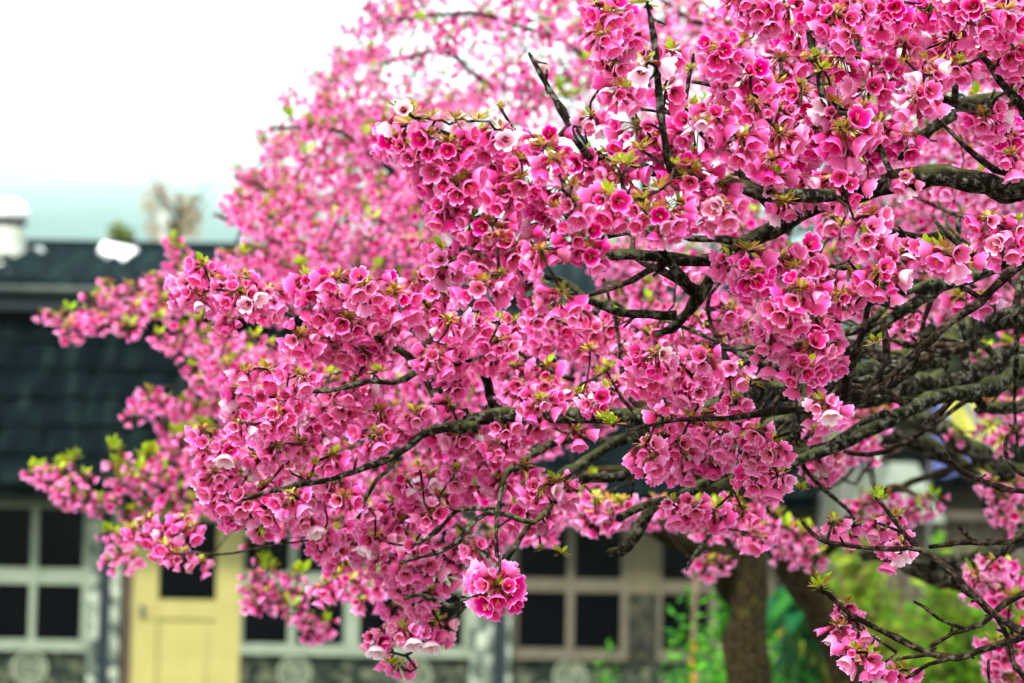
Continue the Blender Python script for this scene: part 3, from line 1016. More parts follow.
def cr(P, step):
    """Catmull-Rom through P (N,4: xyz + radius), resampled about every step metres."""
    P = np.asarray(P, float)
    E = np.vstack([2 * P[0] - P[1], P, 2 * P[-1] - P[-2]])
    out = []
    for i in range(1, len(E) - 2):
        a, b_, c, d = E[i - 1], E[i], E[i + 1], E[i + 2]
        k_ = max(2, int(np.linalg.norm((c - b_)[:3]) / step))
        for j in range(k_):
            t = j / k_
            q = .5 * ((2 * b_) + (-a + c) * t + (2 * a - 5 * b_ + 4 * c - d) * t * t + (-a + 3 * b_ - 3 * c + d) * t ** 3)
            out.append(q)
    out.append(P[-1])
    out = np.array(out)
    out[:, 3] = np.clip(out[:, 3], min(P[:, 3]) * .8, max(P[:, 3]) * 1.05)
    return out


class Tree:
    """A cherry tree: trunk, traced limbs, then twigs grown from the nearest wood to every blossom cluster."""

    def __init__(self, label, trunk_pts, loc, bark, seed):
        self.rng = np.random.default_rng(seed)
        self.bark = bark
        self.root = empty("cherry_tree", loc, label, "tree", "blossoming cherry trees")
        self.branches = []          # (node array)
        self.trunk = cr(trunk_pts, .06)
        self.trunk_obj = self._limb("trunk", self.trunk, 14, .06, spur=False)
        self.nodes, self.owner = [self.trunk[:, :3]], [np.full(len(self.trunk), -1)]
        self.radn = [self.trunk[:, 3]]
        self.objs = []
        self.clusters = []
        self.ntwig = 0

    def _limb(self, name, A, n, rough, parent=None, spur=True, mat=None):
        rng = self.rng
        mb = MB()
        rad = A[:, 3] * (1 + .10 * np.sin(np.arange(len(A)) * 1.7 + rng.uniform(0, 6)) * rng.uniform(.3, 1, len(A)))
        k_ = rng.random(len(A)) < .09
        rad = np.where(k_, rad * 1.32, rad)
        rad = np.where(rng.random(len(A)) < .05, rad * .86, rad)
        wob = rng.normal(0, 1, (len(A) + 12, 3))
        wob = np.stack([np.convolve(wob[:, q], np.hanning(13) / 2.4, 'valid')[:len(A)] for q in range(3)], 1)
        P = A[:, :3] + (rng.normal(0, .10, (len(A), 3)) + (0 if name == 'trunk' else 1) * wob * .62) * A[:, 3:4]
        mb.tube(P, rad, n, rng, rough)
        if spur:
            acc = 0
            for i in range(1, len(A) - 1):
                acc += np.linalg.norm(A[i, :3] - A[i - 1, :3])
                if acc > .035 and rng.random() < .5 and A[i, 3] < .012:
                    acc = 0
                    T = A[i + 1, :3] - A[i - 1, :3]; T /= np.linalg.norm(T)
                    d = np.cross(T, rng.normal(0, 1, 3)); d = d / (np.linalg.norm(d) + 1e-9) + T * .7 * (1 if rng.random() < .5 else -1)
                    d /= np.linalg.norm(d)
                    Ls = rng.uniform(.004, .010) if mat is M['twig'] else rng.uniform(.006, .016)
                    r0 = min(.0018, A[i, 3] * .6)
                    p0 = A[i, :3]
                    mb.tube([p0, p0 + d * (A[i, 3] + Ls * .6), p0 + d * (A[i, 3] + Ls)], [r0, r0 * .9, r0 * .55], 5, C=(.5, .5, .5))
        c = A[0, :3]
        return mb.build(name, mat or self.bark, parent or self.root, origin=c, smooth=True)

    def branch(self, A, n=10, spur=True, mat=None, name="branch"):
        o = self._limb(name, A, n, .085, spur=spur, mat=mat)
        self.objs.append(o)
        i = len(self.objs) - 1
        self.nodes.append(A[:, :3]); self.owner.append(np.full(len(A), i)); self.radn.append(A[:, 3])
        return o

    def grow(self, pts, hang, twig_r=.0016, single=True):
        """Twigs from the wood to each (tip) point, nearest first; returns nothing, tips become wood for later ones."""
        rng = self.rng
        allp = np.vstack(self.nodes); own = np.concatenate(self.owner); rad = np.concatenate(self.radn)
        pts = np.asarray(pts, float)
        todo = list(range(len(pts)))
        best = np.full(len(pts), 1e9); bi = np.zeros(len(pts), int)
        for i in todo:
            dd = np.linalg.norm(allp - pts[i], axis=1)
            bi[i] = int(np.argmin(dd)); best[i] = dd[bi[i]]
        merged = {}
        while todo:
            i = min(todo, key=lambda q: best[q])
            todo.remove(i)
            a, b_ = allp[bi[i]], pts[i]
            L = np.linalg.norm(b_ - a)
            if L < .004: continue
            ow = own[bi[i]]
            k_ = max(3, int(L / .035))
            bend = rng.normal(0, 1, 3) * L * .10 + np.array([0, 0, -L * .08])
            T = []
            r0 = min(rad[bi[i]] * .85, twig_r + .006 * L)
            for j in range(k_ + 1):
                t = j / k_
                p = a + (b_ - a) * t + bend * math.sin(math.pi * t) + rng.normal(0, .0022, 3) * (0 < j < k_)
                T.append((*p, r0 + (twig_r - r0) * t))
            T = np.array(T)
            if single:
                par = self.objs[ow] if ow >= 0 else self.trunk_obj
                self._limb("twig", T, 6, .05, parent=par, spur=True, mat=M['twig'])
            else:
                mb = merged.setdefault(int(ow), MB())
                mb.tube(T[:, :3], T[:, 3], 4)
            self.ntwig += 1
            allp = np.vstack([allp, T[1:, :3]]); own = np.concatenate([own, np.full(k_, ow)]); rad = np.concatenate([rad, T[1:, 3]])
            base_i = len(allp) - k_
            if todo:
                tt = np.array(todo)
                D = np.linalg.norm(pts[tt][:, None, :] - T[None, 1:, :3], axis=2)
                mi = D.argmin(1); md = D[np.arange(len(tt)), mi]
                up_ = md < best[tt]
                best[tt[up_]] = md[up_]; bi[tt[up_]] = base_i + mi[up_]
        for ow, mb in merged.items():
            par = self.objs[ow] if ow >= 0 else self.trunk_obj
            pl = np.array(par.location) + np.array(self.root.location)
            tag(mb.build("fine_twigs", M['twig'], par, origin=pl, smooth=True), kind="stuff")

    def finish(self, protos, keep=100):
        """The clusters that show largest become parts of their own, the rest one mass of blossom."""
        rng = self.rng
        cl = sorted(self.clusters, key=lambda c: -c['show'])
        cache = {}
        rp_, rs_, rl_ = MB(), MB(), MB()
        cls_count = {}
        for i, c in enumerate(cl):
            key = c['size']
            cls_count[key] = cls_count.get(key, -1) + 1
            k_ = cls_count[key] % len(protos[key]) if i < keep else int(rng.integers(len(protos[key])))
            pr = protos[key][k_]
            rot = Matrix.Rotation(rng.uniform(0, 6.28), 4, 'Z') @ Matrix.Rotation(rng.normal(0, .22), 4, 'X')
            s = c['scale']
            if i < keep:
                if (key, k_) not in cache:
                    tri = []
                    for nm, mb, mt in (("blossom_cluster", pr[0], M['petal']), ("flower_stalk", pr[1], M['leaf']), ("young_leaves", pr[2], M['leaf'])):
                        tri.append(mb.build(nm, mt, None, smooth=True).data if mb.V else None)
                    for nm in tri:
                        if nm:
                            for o_ in [o_ for o_ in bpy.data.objects if o_.data == nm]: bpy.data.objects.remove(o_)
                    cache[(key, k_)] = tri
                tri = cache[(key, k_)]
                o = bpy.data.objects.new("blossom_cluster", tri[0]); COL.objects.link(o)
                o.parent = self.root
                o.location = Vector(c['p']) - self.root.location
                o.rotation_euler = rot.to_euler()
                o.scale = (s, s, s)
                if key == 'p': o['label'] = 'tight round ball of pink blossom hanging lowest at the centre'
                if key == 'w': o['label'] = 'small nearly white blossom among the pink'
                for nm, me in (("flower_stalk", tri[1]), ("leaf_sprig", tri[2])):
                    if me:
                        q = bpy.data.objects.new(nm, me); COL.objects.link(q); q.parent = o
            else:
                Rm = np.array(rot.to_3x3()) * s
                for src, dst in ((pr[0], rp_), (pr[1], rs_), (pr[2], rl_)):
                    if not src.V: continue
                    V = np.vstack(src.V) @ Rm.T + c['p']
                    if 'VQ' not in src.__dict__:
                        src.VQ = (np.vstack(src.Q) if src.Q else None, np.vstack(src.T) if src.T else None, np.vstack(src.C))
                    Q, T, C = src.VQ
                    k2 = rng.uniform(0, .12) if dst is rp_ else 0
                    dst.add(V, Q, T, (C + (np.array([.97, .55, .80]) - C) * k2) * rng.uniform(.92, 1.04))
        for nm, mb, mt in (("blossoms", rp_, M['petal']), ("flower_stalks", rs_, M['leaf']), ("young_leaves", rl_, M['leaf'])):
            if mb.V: tag(mb.build(nm, mt, self.root, origin=np.array(self.root.location), smooth=True), kind="stuff")


def trace(pts, d, scale_r=.9, step=.016):
    """Pixel polyline [(px, py, r_px[, depth])] to a resampled 3-D limb; depth d unless a point carries its own."""
    P = []
    for p in pts:
        dd = p[3] if len(p) > 3 else d
        P.append((*at(p[0], p[1], dd), max(.0011, p[2] * dd / FPX * scale_r)))
    return cr(P, step)


# ---- the near tree: its trunk stands outside the frame on the right, its limbs reach across the picture
TX, TY = 1.20, 3.75
near = Tree("old cherry tree in full pink bloom reaching in from the right, sharpest of the three",
            [(TX + .05, TY + .05, 0, .125), (TX, TY, .6, .10), (TX + .02, TY - .04, 1.2, .095), (TX + .05, TY - .08, 1.7, .085), (TX + .04, TY - .15, 2.2, .065), (TX - .03, TY - .25, 2.8, .04)],
            (TX + .05, TY + .05, 0), M['bark'], 21)


def joined(pts, d, z, **kw):
    """A limb traced from its outer end to the right edge, carried on to the trunk at height z."""
    A = [(p[0], p[1], p[2] * (.84 if p[2] > 5 else .95), *p[3:]) for p in pts]
    lx, ly, lr = A[-1][:3]
    ld = A[-1][3] if len(A[-1]) > 3 else d
    e = at(lx, ly, ld)
    tp = near.trunk[np.argmin(abs(near.trunk[:, 2] - z))][:3]
    P = [(*at(p[0], p[1], p[3] if len(p) > 3 else d), max(.0011, p[2] * (p[3] if len(p) > 3 else d) / FPX)) for p in A]
    r1 = P[-1][3]
    mid = e * .5 + tp * .5 + np.array([-.02, -.05, -.05 + .1 * (e[2] - z)])
    P += [(*mid, r1 * 1.12), (*(tp), r1 * 1.3)]
    near.branch(cr(P[::-1], .016), **kw)


# main limb and its forks
joined([(718, 262, 8), (742, 246, 9), (775, 232, 10), (800, 214, 11), (832, 200, 12), (870, 187, 12.5), (910, 184, 13.5), (955, 186, 14), (1000, 194, 15), (1050, 205, 16)], 2.62, 1.75, n=14)
near.branch(trace([(722, 260, 7), (690, 257, 6.5), (650, 252, 6), (610, 252, 5), (575, 257, 4), (546, 258, 3)], 2.6))
near.branch(trace([(718, 262, 6), (704, 282, 6), (686, 308, 5.5), (672, 324, 5.5), (657, 333, 4)], 2.6))
near.branch(trace([(676, 318, 5.5), (648, 318, 5), (620, 316, 5), (598, 308, 4.5), (580, 299, 4), (562, 284, 4), (542, 278, 3)], 2.57))
near.branch(trace([(744, 244, 5), (716, 240, 4.5), (690, 238, 4), (672, 232, 3)], 2.58))
near.branch(trace([(835, 197, 8), (800, 196, 8), (768, 194, 7.5), (732, 182, 7), (700, 186, 5.5), (672, 178, 5), (640, 168, 4.5), (600, 157, 4.5), (565, 158, 4), (515, 155, 3.5), (480, 145, 3), (440, 130, 3), (410, 112, 2.2)], 2.5))
near.branch(trace([(672, 180, 5, 2.5), (669, 168, 5, 2.42), (667, 150, 4.6), (661, 110, 4.4), (657, 70, 4), (655, 35, 3.5), (649, 4, 2.6), (648, -20, 2)], 2.36))
near.branch(trace([(588, 156, 4, 2.48), (582, 148, 4, 2.42), (574, 138, 3.8), (560, 112, 3.5), (549, 92, 3.2), (538, 70, 3), (530, 53, 2.2)], 2.38))
near.branch(trace([(549, 92, 2), (546, 82, 1.9), (547, 69, 1.6)], 2.38))
near.branch(trace([(685, 118, 2.4), (690, 95, 2.2), (693, 70, 2), (695, 55, 1.6)], 2.55))
joined([(905, 158, 8), (925, 140, 9), (945, 122, 10), (975, 105, 11), (1010, 95, 12), (1060, 88, 13)], 3.0, 2.15)
near.branch(trace([(1060, 112, 7), (1012, 111, 6), (975, 110, 6), (942, 104, 5), (930, 100, 3)], 2.7))
near.branch(trace([(1030, 110, 5), (1016, 100, 4.5), (1000, 84, 4.2), (988, 66, 4), (980, 56, 3)], 2.6))
near.branch(trace([(956, 104, 4), (957, 80, 3.5), (955, 48, 3), (962, 40, 2)], 2.66))
joined([(862, 62, 5), (863, 35, 5.5), (862, 10, 6), (885, 2, 6), (930, 15, 7), (985, 22, 7), (1050, 30, 9)], 2.9, 2.5)
near.branch(trace([(868, 6, 5), (890, 14, 4.5), (912, 26, 4), (935, 36, 3)], 2.8))
near.branch(trace([(965, 22, 4), (950, 12, 3.5), (945, -10, 3)], 2.75))
near.branch(trace([(840, 110, 4), (826, 95, 4), (820, 70, 4), (812, 45, 3.5), (806, 32, 2.5)], 2.55))
near.branch(trace([(880, 190, 4), (890, 170, 3.5), (870, 130, 4), (845, 112, 4), (834, 108, 3)], 2.58))
# thin grey twig crossing the right side
joined([(838, 405, 2.5), (850, 402, 3), (868, 395, 3.4), (888, 382, 3.6), (898, 371, 3.8), (918, 353, 4), (933, 341, 4.2), (953, 321, 4.4), (980, 303, 4.8), (1005, 278, 5), (1024, 263, 5.5), (1060, 240, 6)], 2.6, 1.95, mat=M['twig'])
near.branch(trace([(850, 402, 2.6), (838, 413, 2.4), (826, 412, 2)], 2.6, step=.015), mat=M['twig'])
near.branch(trace([(800, 428, 2), (786, 433, 2), (774, 436, 1.8)], 2.6), mat=M['twig'])
near.branch(trace([(985, 300, 3), (960, 284, 2.6), (935, 272, 2.2)], 2.62), mat=M['twig'])
near.branch(trace([(1040, 252, 5), (1000, 260, 4), (975, 258, 3.5), (945, 235, 3), (935, 222, 2)], 2.75))
# twigs bottom right
joined([(822, 588, 2), (835, 599, 2.6), (850, 614, 2.8), (868, 624, 2.8), (908, 644, 3.2), (928, 652, 3.6), (955, 657, 4), (980, 649, 4), (1008, 641, 4.2), (1030, 632, 4.6), (1070, 610, 5.5)], 2.6, 1.45, mat=M['twig'])
near.branch(trace([(948, 658, 2.6), (930, 664, 2.4), (915, 673, 2.2), (905, 678, 1.8)], 2.59), mat=M['twig'])
near.branch(trace([(935, 653, 2.4), (915, 655, 2.3), (898, 659, 1.8)], 2.58), mat=M['twig'])
near.branch(trace([(898, 652, 1.5), (875, 637, 1.5), (855, 625, 1.3)], 2.6), mat=M['twig'])
joined([(928, 645, 2.4), (950, 634, 2.8), (980, 626, 3), (993, 616, 3.2), (1008, 603, 3.6), (1026, 592, 4), (1070, 570, 5)], 2.66, 1.5, mat=M['twig'])
near.branch(trace([(966, 630, 2.2), (938, 619, 2), (925, 608, 1.9), (914, 602, 1.6)], 2.66), mat=M['twig'])
joined([(803, 521, 2), (820, 537, 2.3), (843, 543, 2.5), (868, 547, 2.6), (893, 549, 2.8), (918, 549, 3), (943, 564, 3.2), (953, 573, 3.6), (968, 589, 3.6), (983, 603, 3.8), (998, 614, 4), (1020, 628, 4.4), (1070, 650, 5)], 2.55, 1.38, mat=M['twig'])
near.branch(trace([(952, 573, 3), (958, 587, 3), (978, 599, 3), (993, 612, 3), (1003, 632, 3), (1009, 648, 3), (1011, 660, 3.4), (1023, 677, 3), (1030, 690, 3)], 2.56), mat=M['twig'])
joined([(930, 546, 2.2), (945, 544, 2.6), (958, 543, 3), (985, 543, 3.2), (1010, 544, 3.6), (1060, 540, 5)], 2.8, 1.6, mat=M['twig'])
near.branch(trace([(972, 542, 2.6), (964, 532, 2.3), (957, 526, 1.8)], 2.8), mat=M['twig'])
near.branch(trace([(918, 548, 2.8), (905, 535, 2.6), (894, 521, 2.5), (884, 508, 2.3), (876, 499, 1.8)], 2.55, step=.015), mat=M['twig'])
near.branch(trace([(905, 535, 2), (893, 530, 1.8), (880, 524, 1.5)], 2.56), mat=M['twig'])
near.branch(trace([(1030, 683, 2.5), (1010, 690, 2.5), (990, 683, 2), (989, 661, 1.6)], 2.5), mat=M['twig'])
joined([(944, 451, 1.8), (958, 466, 2.2), (980, 478, 2.6), (1003, 488, 3), (1028, 492, 3.4), (1070, 500, 4.5)], 2.62, 1.62, mat=M['twig'])
near.branch(trace([(1040, 484, 3), (1026, 476, 2.6), (1018, 471, 2.4), (1008, 453, 2.2), (1009, 436, 1.7)], 2.64), mat=M['twig'])
# the long limb that runs left through the middle of the picture
joined([(470, 420, 8), (481, 417, 9), (512, 413, 9.5), (560, 415, 9.5), (620, 415, 10, 2.95), (680, 410, 11, 3.0), (720, 405, 11, 3.05), (768, 393, 12, 3.15), (850, 366, 13, 3.3), (930, 345, 14, 3.4), (1040, 325, 15, 3.5)], 2.92, 1.8, n=12)
near.branch(trace([(474, 419, 8), (456, 420, 6), (431, 426, 5), (416, 441, 4), (396, 456, 3.8), (368, 466, 3.6), (338, 477, 3.2), (306, 483, 2.8), (271, 491, 2.4), (240, 500, 2)], 2.9))
near.branch(trace([(394, 457, 3), (386, 470, 2.6), (378, 478, 2.5), (366, 501, 2.3), (358, 520, 2)], 2.9))
near.branch(trace([(470, 420, 7), (450, 420, 7), (441, 412, 7), (431, 391, 6.5), (418, 368, 5.5), (406, 356, 4.5), (390, 345, 3.5), (360, 330, 3), (310, 320, 2.5), (250, 300, 2)], 2.95))
near.branch(trace([(428, 386, 3), (440, 376, 2.6), (455, 365, 2.2), (478, 358, 2)], 2.92))
near.branch(trace([(494, 414, 6), (496, 405, 6.5), (492, 392, 6), (488, 375, 5), (476, 358, 4.8), (462, 348, 4.5), (446, 342, 4), (431, 337, 3.2), (416, 327, 2.6)], 3.0))
near.branch(trace([(446, 342, 3), (466, 332, 2.8), (480, 320, 2.4)], 2.95))
near.branch(trace([(420, 372, 3), (395, 385, 3), (370, 382, 2.8), (340, 390, 2.6), (300, 392, 2.4), (270, 396, 2)], 2.9))
# lower mossy limbs, from the right
joined([(530, 486, 4, 3.1), (557, 477, 5, 3.1), (594, 457, 6, 3.15), (637, 436, 6.5, 3.2), (690, 437, 7, 3.25), (740, 430, 8, 3.3), (800, 412, 8.5, 3.35), (893, 394, 10, 3.45), (943, 383, 11, 3.5), (1050, 362, 12, 3.55)], 3.2, 1.72, n=12)
joined([(560, 500, 4, 3.1), (575, 488, 5, 3.1), (617, 478, 5.5, 3.15), (640, 467, 6, 3.2), (700, 455, 7, 3.25), (760, 452, 7.5, 3.1), (818, 453, 8, 3.05), (856, 433, 8.5, 3.05), (888, 421, 8.5, 3.05), (918, 408, 8.5, 3.1), (958, 394, 9, 3.15), (993, 382, 9.5, 3.2), (1050, 368, 10.5, 3.3)], 3.1, 1.68, n=12)
near.branch(trace([(818, 453, 6, 3.05), (788, 466, 6, 3.0), (745, 471, 5.5), (712, 486, 5.5), (680, 500, 5), (650, 505, 4.5), (620, 520, 4)], 3.0))
near.branch(trace([(660, 505, 7, 3.1), (650, 512, 6.5), (637, 533, 6), (622, 545, 6.5), (608, 548, 4)], 3.1))
near.branch(trace([(575, 488, 4, 3.0), (558, 500, 3.5, 2.92), (535, 520, 3), (510, 512, 3), (488, 512, 2.8), (470, 528, 2.8), (456, 542, 2.6), (436, 552, 2.4), (417, 557, 2.2), (400, 562, 2)], 2.86))
near.branch(trace([(500, 512, 2.8), (480, 510, 2.8), (458, 512, 2.6), (446, 524, 2.5), (430, 536, 2.3), (415, 543, 2)], 2.9))
near.branch(trace([(512, 466, 3), (505, 480, 2.8), (502, 500, 2.6), (498, 527, 2.4), (498, 556, 2.2)], 2.78))
near.branch(trace([(530, 520, 3.2), (520, 535, 3), (505, 560, 3), (480, 590, 3.2), (466, 604, 3), (448, 607, 2.6), (421, 597, 2.2), (405, 600, 2)], 2.95))
near.branch(trace([(468, 604, 2.8), (450, 622, 2.6), (430, 640, 2.4), (405, 655, 2)], 3.05))
near.branch(trace([(544, 448, 4), (520, 462, 4), (500, 474, 3.4), (480, 478, 3)], 3.15))
near.branch(trace([(585, 438, 5, 3.2), (560, 444, 4.6), (530, 455, 4), (508, 470, 3.4)], 3.2))
near.branch(trace([(650, 437, 3), (640, 420, 2.6), (622, 400, 2.2), (618, 392, 2)], 2.9))
near.branch(trace([(612, 423, 1.8), (640, 432, 2), (655, 440, 2)], 2.75), mat=M['twig'])
near.branch(trace([(575, 382, 3), (555, 373, 2.6), (535, 362, 2.6), (518, 352, 2.2)], 3.2))
near.branch(trace([(560, 345, 2.5), (540, 358, 2.6), (525, 368, 2.6), (515, 400, 3)], 3.25))
near.branch(trace([(640, 330, 3), (610, 300, 3.5), (590, 320, 3), (560, 345, 2.6), (535, 360, 2.6)], 3.3))
joined([(775, 470, 5, 2.9), (800, 420, 5, 2.9), (812, 388, 5.5, 2.95), (838, 362, 6, 3.0), (870, 330, 6.5, 3.0), (905, 305, 7, 3.0), (940, 282, 7.5, 3.0), (985, 268, 8, 3.05), (1050, 250, 9, 3.1)], 2.95, 1.85)
near.branch(trace([(905, 305, 5, 3.0), (870, 300, 4.4), (840, 315, 4), (820, 335, 3.4)], 2.9))
near.branch(trace([(940, 282, 4, 3.0), (905, 292, 3.6), (880, 285, 3), (860, 268, 2.6)], 2.85))
near.branch(trace([(985, 410, 5, 3.3), (975, 391, 5), (970, 365, 5), (966, 340, 4.5), (960, 300, 4), (962, 250, 3.6), (960, 215, 3)], 3.25))
joined([(780, 372, 2.4, 3), (820, 375, 3), (860, 380, 3.2), (905, 360, 3.4), (960, 350, 3.6), (1040, 310, 4.5)], 3.1, 1.9)
joined([(975, 415, 6), (990, 415, 7), (1015, 412, 8), (1060, 408, 9)], 3.5, 1.7)
# heavier limbs further in, leaving the trunk low down
joined([(800, 378, 8, 4.3), (860, 398, 9, 4.3), (905, 415, 11), (943, 430, 12), (985, 456, 13), (1030, 485, 14)], 4.3, 1.25, n=12)
joined([(850, 415, 6, 4.5), (890, 432, 8), (930, 450, 9.5), (963, 474, 10.5), (990, 512, 11.5), (1040, 560, 13)], 4.5, 1.1, n=12)
joined([(862, 556, 8, 4.6), (908, 560, 12), (953, 575, 13), (1000, 582, 14), (1050, 588, 15)], 4.6, 1.18, n=12)
joined([(850, 530, 6, 4.4), (890, 545, 8), (940, 560, 10), (1000, 556, 11), (1050, 550, 12)], 4.4, 1.3, n=12)

# a web of thin crossing twigs in the inner crown
rw = np.random.default_rng(909)
def px_of(p):
    v = np.asarray(p) - CAMP
    dd = v @ F
    return 512 + FPX * (v @ R) / dd, 341.5 - FPX * (v @ U) / dd
cand = []
for br in near.nodes[1:]:
    for q in range(0, len(br), 3):
        x, y = px_of(br[q])
        if 620 < x < 1060 and 210 < y < 470: cand.append(br[q])
for q in range(62):
    p = np.array(cand[rw.integers(len(cand))])
    ln = rw.uniform(.12, .30)
    ang = rw.normal(math.pi, .75)
    d = np.array([math.cos(ang), rw.normal(.25, .4), math.sin(ang) + rw.normal(0, .25)]); d /= np.linalg.norm(d)
    sd_ = np.cross(d, rw.normal(0, 1, 3))
    P = []
    for j in range(5):
        t = j / 4
        P.append((*(p + d * ln * t + sd_ * ln * .3 * math.sin(4 * t + q) * t + rw.normal(0, .006, 3) * (j > 0)), .0042 * (1 - t) + .0014))
    near.branch(cr(P, .02), n=6, mat=M['twig'] if q % 2 else None, name="side_branch")

# blossom clusters of the near tree: "x,y,r" triples, one list for each distance
NEARLIST = {
 2.62: "785,15,28 815,10,24 795,40,26 815,28,24 835,25,26 780,70,24 776,95,24 800,105,26 840,70,30 850,45,18 858,15,20 890,20,26 915,20,26 935,15,22 950,50,24 975,25,30 1005,25,32 990,50,34 1015,60,26 870,100,28 885,75,22 920,105,26 925,122,26 835,115,20 815,140,30 845,145,34 880,135,20 900,145,22 930,85,18 960,75,20 975,75,22 985,125,22 1005,145,22 1018,112,16 860,165,22 1012,165,16 800,160,26 760,20,26 772,35,24 762,5,24 740,8,20 830,-4,24 880,-6,24 1010,-2,24 950,-5,22 905,55,18 1016,90,20 905,185,14",
 2.46: "545,152,26 530,165,26 640,140,26 660,150,24 650,165,24 700,140,30 715,125,22 740,150,26 755,160,26 690,165,20 610,165,26 585,170,22 720,60,26 735,75,28 750,85,26 728,100,26 755,115,20 765,95,20 610,25,26 600,45,20 625,45,22 615,70,20 620,100,22 632,110,20 665,100,18 595,15,18 650,60,14 672,60,12 775,120,24 780,145,24 770,170,22 590,125,14",
 2.38: "408,135,18 392,150,22 412,160,22 430,150,24 450,155,26 480,150,28 500,142,22 470,168,24 440,170,22 500,168,20 520,150,22 440,185,26 460,195,24 480,185,26 500,185,26 445,215,22 452,222,20 470,230,20 490,235,26 500,250,28 480,260,24 444,262,20 447,278,20 475,280,28 480,296,26 500,285,20 520,190,28 540,185,24 530,205,26 560,200,24 550,225,28 575,215,20 590,185,26 600,180,22 620,185,26 610,210,28 635,215,26 650,205,24 660,225,28 640,230,24 680,215,24 690,185,28 700,205,30 720,215,24 715,195,24 735,220,18 520,235,24 540,240,24 520,260,26 525,280,26 580,245,26 590,262,22 575,258,22 540,262,20 538,300,20 560,305,22 555,170,22 505,205,22 465,250,18",
 2.52: "730,268,20 742,272,22 755,285,24 760,300,22 748,262,18 800,180,28 815,195,24 840,190,26 845,175,24 775,185,16 785,212,14 870,225,20 870,250,22 800,265,26 820,285,28 835,270,26 855,285,24 880,285,26 890,278,20 895,265,18 780,270,24 770,290,22 800,300,26 840,305,20 790,320,28 815,325,24 805,340,26 775,320,22 770,340,20 990,230,26 1005,250,24 975,240,22 945,262,18 962,270,16 1015,235,20 790,350,26 810,360,26 785,365,24 805,380,24 825,350,18 832,368,14 795,388,20 770,362,16 822,410,13 818,422,13 830,420,13 912,255,9 925,257,9 760,265,16",
 2.75: "635,370,18 650,385,22 655,365,24 670,395,24 680,375,22 690,395,22 705,390,24 705,365,20 720,380,18 695,355,18 665,405,22 735,380,18 670,425,20 662,440,14 645,455,20 660,460,22 680,455,20 700,425,22 695,445,24 715,440,20 735,425,20 725,440,20 740,450,24 735,460,22 710,462,24 690,470,20 665,475,20 755,440,18 760,462,20 736,408,18 650,470,16 775,455,18 772,470,16 778,485,16 755,485,20 640,385,16 685,412,14 747,470,18",
 2.62001: "835,530,12 848,535,13 880,530,12 890,545,16 882,550,14 900,552,12 896,525,9 845,612,11 848,625,12 840,636,14 850,646,16 862,646,14 855,660,15 866,668,16 880,678,15 905,678,13 892,682,14 893,560,11 858,634,10",
 2.95: "205,275,18 190,290,20 215,290,20 235,300,20 200,305,18 230,312,20 250,305,18 245,288,18 232,325,16 270,300,22 285,305,20 310,290,24 320,310,24 335,290,24 345,310,24 365,295,24 370,315,22 395,305,26 410,315,24 420,287,24 440,300,22 430,320,22 350,330,24 325,330,20 390,332,20 450,330,22 475,330,20 490,325,20 262,315,18 180,298,12 268,378,15 300,385,22 262,405,18 285,410,22 300,405,20 275,425,22 300,430,24 320,440,18 262,437,20 340,415,24 335,430,22 355,395,20 372,390,16 362,402,20 380,420,20 345,355,20 365,360,20 320,350,20 300,345,20 380,350,24 395,355,22 432,365,20 450,360,22 440,380,20 455,390,18 460,397,20 450,412,13 415,422,18 400,432,20 375,445,24 385,458,20 440,442,20 460,442,20 470,430,18 435,452,20 460,457,20 480,450,20 490,465,22 500,452,16 505,432,16 277,455,18 302,452,16 285,470,14 325,450,18 330,465,16 262,465,14 245,380,14 250,400,18 245,417,20 240,397,14 255,432,18 240,432,18 205,440,18 210,455,18 200,462,18 215,482,22 210,492,18 225,500,22 240,497,22 250,510,20 235,517,20 255,520,22 275,515,22 265,530,18 290,515,20 265,495,20 290,505,22 320,497,18 335,492,20 345,505,18 500,350,20 490,362,18 510,345,16 515,375,16 245,470,14 230,455,14 305,525,14",
 2.95001: "545,375,18 548,395,18 520,395,20 540,410,20 565,415,20 530,430,20 535,442,18 560,430,22 575,440,14 582,402,16 595,408,16 610,397,16 622,390,12 515,350,18 525,475,18 540,498,20 558,490,16 570,497,14 515,450,12 520,520,20 540,517,20 555,517,18 532,505,18 547,525,14 690,515,20 715,520,18 710,532,16 670,512,14 735,512,16 ",
 3.05: "320,545,18 335,540,20 345,550,20 360,545,20 355,535,16 340,560,18 312,542,13 326,557,16 385,565,20 400,560,20 410,575,20 395,582,18 415,552,16 390,592,20 406,592,16 400,615,18 420,610,16 402,622,16 405,637,14 390,637,16 378,645,14 385,657,14 395,660,16 410,645,16 425,640,14 438,630,14 440,642,12 400,672,12 430,600,16 380,522,20 362,515,18 400,532,18 430,522,18 395,512,18 445,585,14 425,575,14 450,560,13 462,548,16 478,556,16 492,548,15 470,570,14 375,545,14 455,480,18 430,485,18 405,490,18 470,495,16 440,505,18 500,490,14 415,505,16",
 3.3: "140,535,16 132,530,12 160,540,18 175,540,18 190,535,16 200,540,14 165,555,14 178,562,14 150,527,13 182,525,12",
 3.15: "812,465,16 820,477,16 828,482,14 830,462,14 800,452,15 765,492,18 730,507,18 745,520,16 748,540,13 760,545,12 700,510,18 815,440,13 985,305,18 960,305,14 905,325,16 915,315,13 560,330,20 600,337,20 620,328,18 700,328,20 730,318,20 680,275,18 535,325,18 580,318,16 650,345,18 660,330,18 690,345,16 745,335,18 620,355,18 590,355,18 570,350,16 545,345,18 515,330,18 720,345,18 750,360,14 640,350,16 840,235,16 860,215,14 830,225,14",
}
WHITES = "646,74,2.34 926,74,2.5 399,122,2.33"
